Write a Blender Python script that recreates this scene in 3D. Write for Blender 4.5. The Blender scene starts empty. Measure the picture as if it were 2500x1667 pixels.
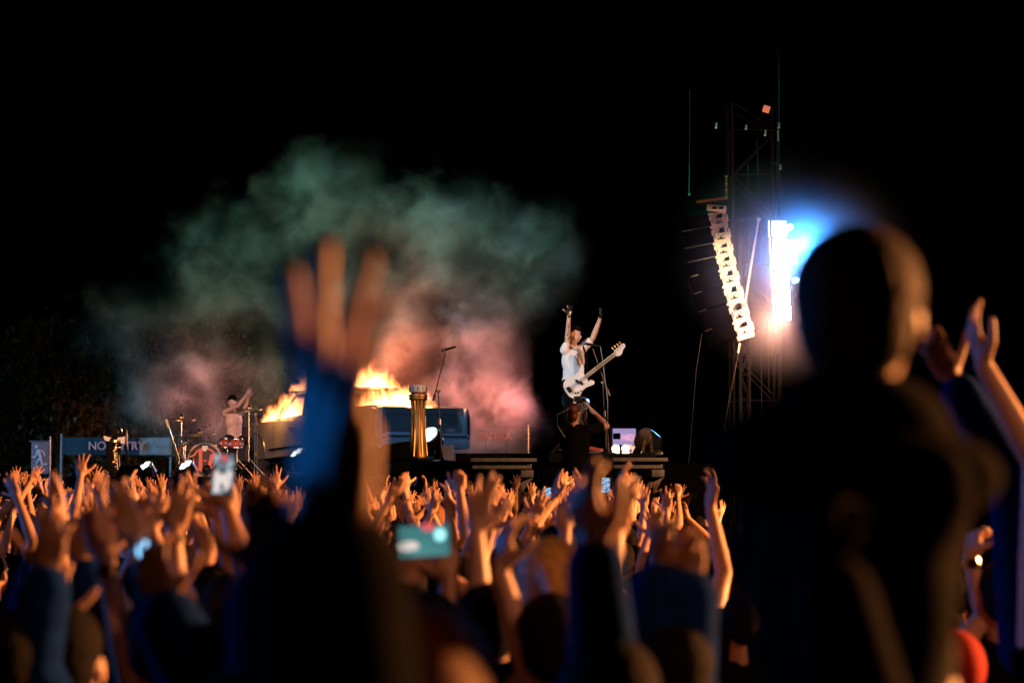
import bpy, bmesh, math, random
import numpy as np
from mathutils import Vector, Matrix, Quaternion, Euler
R = math.radians
random.seed(7)
rnd = random.Random(11)
scn = bpy.context.scene
COL = scn.collection

# ------------------------------------------------------------------ camera
FX = 5903.0                       # focal length in photograph pixels (85 mm, photograph 2500 wide)
CAMZ = 2.0
PITCH = math.atan((1200 - 833.5) / FX)
cd = bpy.data.cameras.new('camera'); cam = bpy.data.objects.new('camera', cd); COL.objects.link(cam)
cam.location = (0, 0, CAMZ); cam.rotation_euler = (R(90) + PITCH, 0, 0)
cd.lens = 85; cd.sensor_width = 36; cd.clip_start = 0.05; cd.clip_end = 600
cd.dof.use_dof = True; cd.dof.focus_distance = 32.5; cd.dof.aperture_fstop = 3.4
cd.dof.aperture_blades = 0
scn.camera = cam

def P(px, py, Y):
    """point at distance Y that the photograph shows at pixel (px, py)"""
    u = (px - 1250) / FX; v = (833.5 - py) / FX
    dx, dy, dz = u, math.cos(PITCH) - v * math.sin(PITCH), math.sin(PITCH) + v * math.cos(PITCH)
    k = Y / dy
    return Vector((dx * k, Y, CAMZ + dz * k))

# ------------------------------------------------------------------ night sky
w = bpy.data.worlds.new('World'); scn.world = w; w.use_nodes = True
nt = w.node_tree; bg = nt.nodes['Background']
sky = nt.nodes.new('ShaderNodeTexSky'); sky.sky_type = 'NISHITA'; sky.sun_disc = False
sky.sun_elevation = R(-8); sky.sun_rotation = R(200)
nt.links.new(sky.outputs[0], bg.inputs[0]); bg.inputs[1].default_value = 0.004

# ------------------------------------------------------------------ stage lamps
def lamp(name, kind, loc, energy, color, target=None, size=0.2, spot=60, blend=0.5):
    l = bpy.data.lights.new(name, kind); o = bpy.data.objects.new(name, l); COL.objects.link(o)
    o.location = loc; l.energy = energy; l.color = color
    if kind == 'AREA': l.size = size
    else: l.shadow_soft_size = size
    if kind == 'SPOT': l.spot_size = R(spot); l.spot_blend = blend
    if target is not None:
        o.rotation_euler = (Vector(target) - Vector(loc)).to_track_quat('-Z', 'Y').to_euler()
    return o
# warm flood to the right of the crowd, blue wash from the left
lamp('warm_flood_lamp', 'SPOT', (20, 15, 4.8), 76000, (1.0, .35, .10), (0, 13.2, 1.9), .2, 70, .2)
_az, _el = R(124), R(-21)
lamp('warm_fill_lamp', 'SPOT', (9, -3, 9), 1900, (1.0, .38, .18), (9 + math.cos(_az) * math.cos(_el), -3 + math.sin(_az) * math.cos(_el), 9 + math.sin(_el)), .2, 39, .15)  # unseen fill added for the near left arms, cone kept off the rider
lamp('blue_wash_lamp', 'SPOT', (-17, 15, 4.8), 3400, (.006, .24, 1.0), (-1, 9, 1.6), .4, 70, .4)
# follow lamps on the performers
lamp('follow_lamp', 'SPOT', (-9, 22, 8), 7000, (.86, .92, 1.0), P(1410, 900, 32), .15, 8, .4)
lamp('warm_side_lamp', 'SPOT', (9, 24, 6), 4200, (1.0, .45, .2), P(1260, 980, 32.5), .15, 30, .5)
lamp('drum_side_lamp', 'SPOT', (-9, 28, 9), 8500, (1.0, .46, .24), P(395, 1080, 42), .15, 14.5, .6)
lamp('car_fill_lamp', 'SPOT', (-3, 14, 11), 9000, (.30, .60, 1.0), P(860, 1130, 45), .3, 12, .6)  # added to put cool light on the car
lamp('pedestal_fill_lamp', 'SPOT', (-5, 22, 7), 900, (.9, .85, 1.0), P(1021, 960, 32.6), .1, 7, .6)  # added to brighten the pale pedestal top
# fires
FIRE = (1.0, .34, .08)
lamp('roof_fire_lamp', 'POINT', P(900, 905, 44.4), 110, FIRE, size=.35)
lamp('trunk_fire_lamp', 'POINT', P(1030, 955, 44.6), 140, FIRE, size=.3)
lamp('hood_fire_lamp', 'POINT', P(655, 985, 46.5), 150, FIRE, size=.3)
# unseen teal, pink and orange lamps added to tint the smoke
lamp('teal_smoke_lamp', 'SPOT', (-20, 55, 12), 13000, (.0, .50, .39), P(800, 560, 50), .2, 26, .9)
lamp('teal_smoke_lamp', 'SPOT', (13, 53, 13), 11000, (.0, .50, .40), P(1130, 590, 50), .2, 24, .9)
lamp('teal_smoke_lamp', 'SPOT', (-19, 45, 6), 2000, (.001, .48, .42), P(430, 820, 50), .2, 26, .9)
lamp('pink_smoke_lamp', 'SPOT', P(1330, 1150, 47.0), 5200, (1.0, .25, .20), P(1165, 920, 50), .4, 42, 1.0)
lamp('pink_smoke_lamp', 'SPOT', P(440, 1150, 47.0), 1700, (1.0, .30, .28), P(500, 960, 50), .4, 44, 1.0)
lamp('orange_smoke_lamp', 'SPOT', P(1000, 1150, 47.4), 8500, (1.0, .17, .05), P(970, 900, 50), .4, 36, 1.0)  # added to deepen the fire glow in the smoke
lamp('tree_fill_lamp', 'SPOT', P(330, 1190, 54), 700, (1.0, .30, .08), P(200, 1040, 62), .1, 30, .9)  # unseen lamps added to colour the trees orange and teal
lamp('tree_teal_fill_lamp', 'SPOT', (-16, 40, 3), 700, (.03, .5, .62), P(100, 980, 62), .2, 50, .9)
# array spotlight, and lamps added for the banner and the column glow
lamp('banner_fill_lamp', 'SPOT', (-16, 44, 4.2), 2600, (.12, .52, 1.0), P(300, 1090, 52), .1, 40, .8)  # unseen lamp added to light the lettered banner
lamp('bloom_blue_lamp', 'SPOT', P(1962, 600, 49.9), 5000, (.03, .28, 1.0), (4, 30, 4), .15, 170, .3)  # hidden lamps added to make the bloom haze glow
lamp('bloom_white_lamp', 'SPOT', P(1905, 640, 49.6), 420, (.85, .62, 1.0), (6, 30, 4), .3, 170, .3)
lamp('bloom_warm_lamp', 'POINT', P(1890, 790, 49.6), 420, (1.0, .42, .26), size=.2)
lamp('array_lamp', 'SPOT', P(1900, 900, 44), 3600, (1.0, .70, .36), P(1775, 660, 50), .1, 13, .7)

scn.view_settings.view_transform = 'Standard'; scn.view_settings.look = 'None'
scn.view_settings.exposure = 0; scn.view_settings.gamma = 1; scn.view_settings.use_curve_mapping = False
cy = scn.cycles
cy.max_bounces = 4; cy.diffuse_bounces = 2; cy.glossy_bounces = 2; cy.transmission_bounces = 2
cy.volume_bounces = 0; cy.transparent_max_bounces = 6
cy.caustics_reflective = False; cy.caustics_refractive = False
cy.sample_clamp_indirect = 4; cy.sample_clamp_direct = 0
cy.use_denoising = True
cy.volume_step_rate = 1.0; cy.volume_max_steps = 256

# ------------------------------------------------------------------ materials
def mat(name, col, rough=.6, metal=0, noise=.25, scale=8, emit=None, emit_s=0, coat=0, spec=.5, bump=0, sheen=0):
    m = bpy.data.materials.new(name); m.use_nodes = True
    n = m.node_tree.nodes; l = m.node_tree.links; b = n['Principled BSDF']
    b.inputs['Roughness'].default_value = rough; b.inputs['Metallic'].default_value = metal
    b.inputs['Specular IOR Level'].default_value = spec
    if coat: b.inputs['Coat Weight'].default_value = coat
    if sheen: b.inputs['Sheen Weight'].default_value = sheen
    tc = n.new('ShaderNodeTexCoord'); nz = n.new('ShaderNodeTexNoise')
    nz.inputs['Scale'].default_value = scale; nz.inputs['Detail'].default_value = 4
    l.new(tc.outputs['Object'], nz.inputs['Vector'])
    cr = n.new('ShaderNodeValToRGB')
    cr.color_ramp.elements[0].position = .3; cr.color_ramp.elements[1].position = .7
    cr.color_ramp.elements[0].color = [c * (1 - noise) for c in col] + [1]
    cr.color_ramp.elements[1].color = [min(1, c * (1 + noise)) for c in col] + [1]
    l.new(nz.outputs['Fac'], cr.inputs['Fac']); l.new(cr.outputs['Color'], b.inputs['Base Color'])
    if bump:
        bp = n.new('ShaderNodeBump'); bp.inputs['Strength'].default_value = bump; bp.inputs['Distance'].default_value = .01
        l.new(nz.outputs['Fac'], bp.inputs['Height']); l.new(bp.outputs[0], b.inputs['Normal'])
    if emit:
        b.inputs['Emission Color'].default_value = list(emit) + [1]; b.inputs['Emission Strength'].default_value = emit_s
    return m
M = {}
M['skin'] = mat('skin', (.50, .29, .20), .5, noise=.12, scale=14)
M['skin_pale'] = mat('skin_pale', (.62, .40, .30), .5, noise=.1, scale=14)
M['skin_dark'] = mat('skin_dark', (.26, .13, .08), .5, noise=.12, scale=14)
M['skin_deep'] = mat('skin_deep', (.008, .005, .004), .8, noise=.2, scale=14, spec=.04)  # skin blackened so the fist sinks into shade
M['cloth_black'] = mat('cloth_black', (.0045, .0045, .005), .95, noise=.4, scale=20, spec=.03)
M['cloth_dim'] = mat('cloth_dim', (.010, .009, .014), .9, noise=.3, scale=20, spec=.03)
M['cloth_navy'] = mat('cloth_navy', (.02, .03, .05), .9, noise=.3, scale=20, spec=.05)
M['cloth_grey'] = mat('cloth_grey', (.02, .02, .022), .9, noise=.3, scale=20, spec=.05)
M['cloth_denim'] = mat('cloth_denim', (.003, .022, .13), .9, noise=.35, scale=25, spec=.03, bump=.6)  # blue light on the sleeves is put into the cloth colour
M['cloth_red'] = mat('cloth_red', (.42, .02, .01), .85, noise=.2, scale=18, spec=.2)
M['cloth_white'] = mat('cloth_white', (.80, .78, .78), .85, noise=.06, scale=18, spec=.2)
M['cloth_teal'] = mat('cloth_teal', (.01, .06, .06), .85, noise=.3, scale=18, spec=.2)
M['hair_black'] = mat('hair_black', (.006, .005, .0045), .8, noise=.5, scale=60, bump=.8, spec=.08)
M['hair_brown'] = mat('hair_brown', (.20, .085, .035), .75, noise=.5, scale=60, bump=.6)
M['hair_gold'] = mat('hair_gold', (.55, .33, .10), .5, noise=.4, scale=50, bump=.7)
M['hair_rider'] = mat('hair_rider', (.032, .016, .010), .7, noise=.5, scale=60, bump=.8, spec=.15)
M['hair_red'] = mat('hair_red', (.07, .012, .005), .5, noise=.5, scale=60, bump=.7)
M['black_metal'] = mat('black_metal', (.012, .012, .013), .35, .3, noise=.3, spec=.5)
M['black_matte'] = mat('black_matte', (.0025, .0025, .003), .95, noise=.4, spec=.03)
M['black_cloth_dark'] = mat('black_cloth_dark', (.004, .004, .005), .95, noise=.4, spec=.05)
M['black_gloss'] = mat('black_gloss', (.01, .01, .012), .12, noise=.3, coat=1)
M['grey_metal'] = mat('grey_metal', (.22, .22, .22), .5, .6, noise=.2, scale=15)
M['silver'] = mat('silver', (.75, .76, .78), .25, 1, noise=.12, scale=20)
M['chrome'] = mat('chrome', (.80, .82, .86), .14, 1, noise=.06)
M['gold'] = mat('gold', (.85, .48, .15), .42, .85, noise=.12, scale=10)
M['rope_dim'] = mat('rope_dim', (.18, .15, .11), .9, noise=.2, scale=30)
M['brass'] = mat('brass', (.85, .62, .34), .3, 1, noise=.12, scale=12)
M['white_paint'] = mat('white_paint', (.80, .77, .72), .3, noise=.06, coat=.6)
M['pickguard'] = mat('pickguard', (.86, .84, .82), .3, noise=.05, coat=.4)
M['maple'] = mat('maple', (.84, .74, .58), .35, noise=.15, scale=30, coat=.4)
M['aluminium'] = mat('aluminium', (.86, .82, .72), .55, .1, noise=.08, scale=20)
M['car_paint'] = mat('car_paint', (.17, .19, .22), .32, .35, noise=.25, scale=2.2, coat=.7)
M['car_dark'] = mat('car_dark', (.02, .022, .03), .3, noise=.3, coat=.5)
M['rubber'] = mat('rubber', (.05, .043, .038), .8, noise=.3)
M['bumper_silver'] = mat('bumper_silver', (.42, .50, .60), .3, .25, noise=.1, coat=.6)
M['panel_dark'] = mat('panel_dark', (.02, .02, .03), .7, noise=.2, spec=.2)
M['tail_red'] = mat('tail_red', (.16, .01, .01), .2, noise=.2, coat=.8)
M['drum_red'] = mat('drum_red', (.42, .07, .04), .25, noise=.4, scale=12, coat=.8)
M['logo_red'] = mat('logo_red', (.80, .16, .11), .6, noise=.08)
M['drum_head'] = mat('drum_head', (.035, .032, .03), .6, noise=.2)
M['hoop'] = mat('hoop', (.62, .42, .28), .35, noise=.2, coat=.5)
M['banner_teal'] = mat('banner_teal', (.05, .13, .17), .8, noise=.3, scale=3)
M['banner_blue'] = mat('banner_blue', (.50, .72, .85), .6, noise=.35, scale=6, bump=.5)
M['sign_pink'] = mat('sign_pink', (.34, .17, .18), .8, noise=.2, scale=6)
M['sign_light'] = mat('sign_light', (.85, .62, .66), .7, noise=.08)
M['letter_pink'] = mat('letter_pink', (.80, .46, .48), .7, noise=.15)
M['letter_red'] = mat('letter_red', (.55, .16, .13), .7, noise=.2)
M['barrier_grey'] = mat('barrier_grey', (.16, .15, .17), .8, noise=.3, scale=4)
M['bark'] = mat('bark', (.06, .045, .035), .9, noise=.4, scale=10, bump=.6)
M['leaf'] = mat('leaf', (.05, .052, .022), .7, noise=.4, scale=3)
M['ground'] = mat('ground', (.012, .013, .009), .95, noise=.5, scale=.8, bump=.5, spec=.1)
M['deck'] = mat('deck', (.005, .005, .006), .7, noise=.5, scale=3, spec=.1)
M['ledge_grey'] = mat('ledge_grey', (.20, .205, .20), .6, .2, noise=.25, scale=12)
M['ledge_blue_lit'] = mat('ledge_blue_lit', (.10, .22, .45), .5, .2, noise=.3, scale=9)  # steel colour carries the blue light falling on it
M['led_face'] = mat('led_face', (.8, .9, .85), .3, emit=(.62, 1.0, .85), emit_s=.5)
M['led_core'] = mat('led_core', (.8, .9, .85), .3, emit=(.85, 1.0, .95), emit_s=2.2)
M['led_white'] = mat('led_white', (.9, .9, .9), .3, emit=(1.0, .90, .95), emit_s=26)
M['led_rim'] = mat('led_rim', (.9, .8, .9), .3, emit=(.85, .65, 1.0), emit_s=3)
M['lamp_blue'] = mat('lamp_blue', (.5, .7, .9), .2, emit=(.30, .75, 1.0), emit_s=60)
M['lamp_blue_dim'] = mat('lamp_blue_dim', (.5, .7, .9), .2, emit=(.25, .70, 1.0), emit_s=4)
M['foot_glow'] = mat('foot_glow', (.9, .8, .5), .3, emit=(1.0, .82, .42), emit_s=9)
M['phone_frame'] = mat('phone_frame', (.02, .02, .02), .2, coat=.5)
M['tag_orange'] = mat('tag_orange', (.6, .2, .12), .5, emit=(1.0, .25, .13), emit_s=.62)  # plain tag given its own glow in place of lamp light
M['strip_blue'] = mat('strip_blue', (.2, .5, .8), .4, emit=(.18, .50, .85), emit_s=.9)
M['watch_glow'] = mat('watch_glow', (.2, .4, .6), .3, emit=(.25, .62, 1.0), emit_s=3.0)
M['bead'] = mat('bead', (.9, .8, .6), .1, 1, noise=.05)

# ------------------------------------------------------------------ mesh helpers
class MB:
    def __init__(s): s.bm = bmesh.new()
    def _new(s, geom, mtx):
        bmesh.ops.transform(s.bm, matrix=mtx, verts=geom)
    def box(s, c, size, rot=None, bevel=0):
        g = bmesh.ops.create_cube(s.bm, size=1)['verts']
        m = Matrix.Translation(Vector(c)) @ (rot.to_4x4() if rot is not None else Matrix()) @ Matrix.Diagonal((*size, 1))
        s._new(g, m)
        if bevel:
            ed = list({e for v in g for e in v.link_edges})
            bmesh.ops.bevel(s.bm, geom=ed, offset=bevel, segments=2, affect='EDGES', profile=.6)
        return s
    def bar(s, a, b, r0, r1=None, seg=8):
        a = Vector(a); b = Vector(b); r1 = r0 if r1 is None else r1
        d = b - a; L = d.length
        if L < 1e-6: return s
        g = bmesh.ops.create_cone(s.bm, cap_ends=True, segments=seg, radius1=r0, radius2=r1, depth=L)['verts']
        s._new(g, Matrix.Translation((a + b) / 2) @ d.to_track_quat('Z', 'Y').to_matrix().to_4x4())
        return s
    def sbar(s, a, b, wdt, h):
        a = Vector(a); b = Vector(b); d = b - a
        g = bmesh.ops.create_cube(s.bm, size=1)['verts']
        s._new(g, Matrix.Translation((a + b) / 2) @ d.to_track_quat('Z', 'Y').to_matrix().to_4x4() @ Matrix.Diagonal((wdt, h, d.length, 1)))
        return s
    def ball(s, c, r, sub=2, scale=(1, 1, 1), rot=None):
        g = bmesh.ops.create_icosphere(s.bm, subdivisions=sub, radius=1)['verts']
        rr = (r, r, r) if not hasattr(r, '__len__') else r
        s._new(g, Matrix.Translation(Vector(c)) @ (rot.to_4x4() if rot is not None else Matrix()) @ Matrix.Diagonal((*rr, 1)))
        return s
    def tube(s, pts, r, seg=6):
        pts = [Vector(p) for p in pts]
        rs = r if hasattr(r, '__len__') else [r] * len(pts)
        rings = []; up = Vector((0, 0, 1))
        for i, p in enumerate(pts):
            d = (pts[min(i + 1, len(pts) - 1)] - pts[max(i - 1, 0)]).normalized()
            a = d.cross(up)
            if a.length < .05: a = d.cross(Vector((0, 1, 0)))
            a.normalize(); b = d.cross(a)
            rings.append([s.bm.verts.new(p + (a * math.cos(t) + b * math.sin(t)) * rs[i]) for t in [2 * math.pi * k / seg for k in range(seg)]])
        for A, B in zip(rings, rings[1:]):
            for k in range(seg): s.bm.faces.new((A[k], A[(k + 1) % seg], B[(k + 1) % seg], B[k]))
        s.bm.faces.new(rings[0][::-1]); s.bm.faces.new(rings[-1])
        return s
    def lathe(s, prof, mtx=None, seg=24):
        rings = []
        mtx = mtx or Matrix()
        for r, z in prof:
            rings.append([s.bm.verts.new(mtx @ Vector((r * math.cos(t), r * math.sin(t), z))) for t in [2 * math.pi * k / seg for k in range(seg)]])
        for A, B in zip(rings, rings[1:]):
            for k in range(seg): s.bm.faces.new((A[k], A[(k + 1) % seg], B[(k + 1) % seg], B[k]))
        s.bm.faces.new(rings[0][::-1]); s.bm.faces.new(rings[-1])
        return s
    def prism(s, pts, depth, mtx=None, bevel=0):
        """2-D outline (x, z) extruded along +y by depth"""
        mtx = mtx or Matrix()
        a = [s.bm.verts.new(mtx @ Vector((x, 0, z))) for x, z in pts]
        b = [s.bm.verts.new(mtx @ Vector((x, depth, z))) for x, z in pts]
        n = len(pts)
        f = [s.bm.faces.new(a), s.bm.faces.new(b[::-1])]
        for i in range(n): f.append(s.bm.faces.new((a[i], b[i], b[(i + 1) % n], a[(i + 1) % n])))
        if bevel:
            ed = [e for e in set(f[0].edges) | set(f[1].edges)]
            bmesh.ops.bevel(s.bm, geom=ed, offset=bevel, segments=2, affect='EDGES')
        return s
    def build(s, name, material, parent=None, smooth=True, **tags):
        bmesh.ops.recalc_face_normals(s.bm, faces=s.bm.faces[:])
        me = bpy.data.meshes.new(name); s.bm.to_mesh(me); s.bm.free()
        o = bpy.data.objects.new(name, me); COL.objects.link(o)
        if isinstance(material, str): material = M[material]
        me.materials.append(material)
        if smooth:
            me.polygons.foreach_set('use_smooth', [True] * len(me.polygons))
            try: me.set_sharp_from_angle(angle=R(35))
            except Exception: pass
        if parent is not None: o.parent = parent
        for k, v in tags.items(): o[k] = v
        return o

def thing(name, label, cat, loc=(0, 0, 0), rot=None, group=None):
    o = bpy.data.objects.new(name, None); COL.objects.link(o); o.location = loc
    o.empty_display_size = .1
    if rot is not None: o.rotation_euler = rot
    o['label'] = label; o['category'] = cat
    if group: o['group'] = group
    return o
def tag(o, label, cat, group=None):
    o['label'] = label; o['category'] = cat
    if group: o['group'] = group
    return o
def text_obj(name, body, size, material, parent, loc, rot=(R(90), 0, 0), depth=.004, align='CENTER'):
    cu = bpy.data.curves.new(name, 'FONT'); cu.body = body; cu.size = size; cu.align_x = align; cu.align_y = 'CENTER'; cu.extrude = depth
    cu.offset = size * .02
    t = bpy.data.objects.new(name, cu); COL.objects.link(t)
    dg = bpy.context.evaluated_depsgraph_get(); me = bpy.data.meshes.new_from_object(t.evaluated_get(dg))
    bpy.data.objects.remove(t)
    o = bpy.data.objects.new(name, me); COL.objects.link(o); me.materials.clear(); me.materials.append(M[material])
    o.parent = parent; o.location = loc; o.rotation_euler = rot
    return o

# ------------------------------------------------------------------ figures
def cap_arrays(p0, r0, p1, r1, seg=10):
    """closed tapered capsule: vertices and quads"""
    p0 = Vector(p0); p1 = Vector(p1); d = p1 - p0
    if d.length < 1e-5: d = Vector((0, 0, 1e-4)); p1 = p0 + d
    q = d.to_track_quat('Z', 'Y'); L = d.length
    prof = [(0.02 * r0, -r0)] + [(r0 * math.cos(a), r0 * math.sin(a)) for a in (R(-50), R(-15))] + \
           [(r1 * math.cos(a), L + r1 * math.sin(a)) for a in (R(15), R(50))] + [(0.02 * r1, L + r1)]
    vs = []
    for r, z in prof:
        for k in range(seg):
            t = 2 * math.pi * k / seg
            vs.append(p0 + q @ Vector((r * math.cos(t), r * math.sin(t), z)))
    fs = []
    for i in range(len(prof) - 1):
        for k in range(seg):
            fs.append((i * seg + k, i * seg + (k + 1) % seg, (i + 1) * seg + (k + 1) % seg, (i + 1) * seg + k))
    fs.append(tuple(range(seg))[::-1]); fs.append(tuple((len(prof) - 1) * seg + k for k in range(seg)))
    return vs, fs

def blob(name, segs, voxel, material, parent=None, smooth=2, deci=.4, grow=0.0, factor=.5):
    """segs: ('c', p0, r0, p1, r1) capsules or ('e', centre, radii, quaternion) ellipsoids, fused into one skin"""
    bm = bmesh.new()
    for s in segs:
        if s[0] == 'c':
            vs, fs = cap_arrays(s[1], s[2] + grow, s[3], s[4] + grow)
            bv = [bm.verts.new(v) for v in vs]
            for f in fs: bm.faces.new([bv[i] for i in f])
        else:
            g = bmesh.ops.create_icosphere(bm, subdivisions=3, radius=1)['verts']
            q = s[3] if len(s) > 3 and s[3] is not None else Quaternion()
            bmesh.ops.transform(bm, matrix=Matrix.Translation(Vector(s[1])) @ q.to_matrix().to_4x4() @ Matrix.Diagonal((s[2][0] + grow, s[2][1] + grow, s[2][2] + grow, 1)), verts=g)
    bmesh.ops.recalc_face_normals(bm, faces=bm.faces[:])
    me = bpy.data.meshes.new(name); bm.to_mesh(me); bm.free()
    o = bpy.data.objects.new(name, me); COL.objects.link(o)
    md = o.modifiers.new('r', 'REMESH'); md.mode = 'VOXEL'; md.voxel_size = voxel
    if smooth:
        sm = o.modifiers.new('s', 'SMOOTH'); sm.iterations = smooth; sm.factor = factor
    if deci < 1:
        dc = o.modifiers.new('d', 'DECIMATE'); dc.ratio = deci
    dg = bpy.context.evaluated_depsgraph_get()
    m2 = bpy.data.meshes.new_from_object(o.evaluated_get(dg))
    o.modifiers.clear(); o.data = m2; m2.name = name; bpy.data.meshes.remove(me)
    m2.materials.clear(); m2.materials.append(M[material] if isinstance(material, str) else material)
    m2.polygons.foreach_set('use_smooth', [True] * len(m2.polygons))
    if parent is not None: o.parent = parent
    return o

def hand_segs(W, d, n, thumb, k=1.0, spread=.5, curl=.15, curls=None, thumb_out=.9, fat=1.0):
    """W wrist, d hand direction, n palm normal, thumb: +1/-1 which side of d x n the thumb is on"""
    d = d.normalized(); n = (n - d * n.dot(d)).normalized(); s = d.cross(n).normalized() * thumb
    out = []
    base = W
    lens = [.078, .087, .081, .064]; offs = [.027, .009, -.0095, -.027]; kn = [.088, .091, .086, .078]
    rad = [.0088, .0092, .0088, .0078]
    out.append(('c', W - d * .02, .024 * k * fat, W + d * .018, .024 * k * fat))
    for i in range(4):
        K = base + (d * kn[i] + s * offs[i]) * k
        A = base + (d * .018 + s * offs[i] * .55) * k
        out.append(('c', A, .0140 * k * fat, K, .0104 * k * fat))
        out.append(('c', A + n * .007 * k + s * offs[i] * .3 * k, .013 * k, base + (d * .06 + s * offs[i]) * k + n * .006 * k, .012 * k))
        ang = (offs[i] / .027) * spread * .25 + math.sin(W.x * 37 + i * 2.3) * .05
        fd = (d * math.cos(ang) + s * math.sin(ang)).normalized()
        c = curls[i] if curls else (curl * (1 + .2 * i) + .10 * abs(math.sin(W.x * 53 + W.z * 31 + i * 1.9)))
        p = K; r = rad[i] * k * fat
        L = lens[i] * k
        nn = n.copy()
        for j, (fr, cc) in enumerate(((.46, .7), (.30, 1.0), (.24, .8))):
            t = c * cc
            fd, nn = fd * math.cos(t) + nn * math.sin(t), nn * math.cos(t) - fd * math.sin(t)
            q = p + fd * L * fr
            out.append(('c', p, r, q, r * .92)); p = q; r *= .92
    tb = base + (d * .025 + s * .024 + n * .006) * k
    t1 = (d * .62 + s * (.55 + .35 * thumb_out) + n * .25).normalized()
    t2 = (d * (.95 - .3 * thumb_out) + s * (.3 + .5 * thumb_out) + n * .15).normalized()
    m1 = tb + t1 * .042 * k; m2 = m1 + t2 * .030 * k; m3 = m2 + (t2 + d * .3).normalized() * .024 * k
    out += [('c', tb, .0155 * k, m1, .0125 * k), ('c', m1, .0115 * k, m2, .0105 * k), ('c', m2, .0105 * k, m3, .0095 * k)]
    return out

def lerp(a, b, t): return a + (b - a) * t

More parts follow.
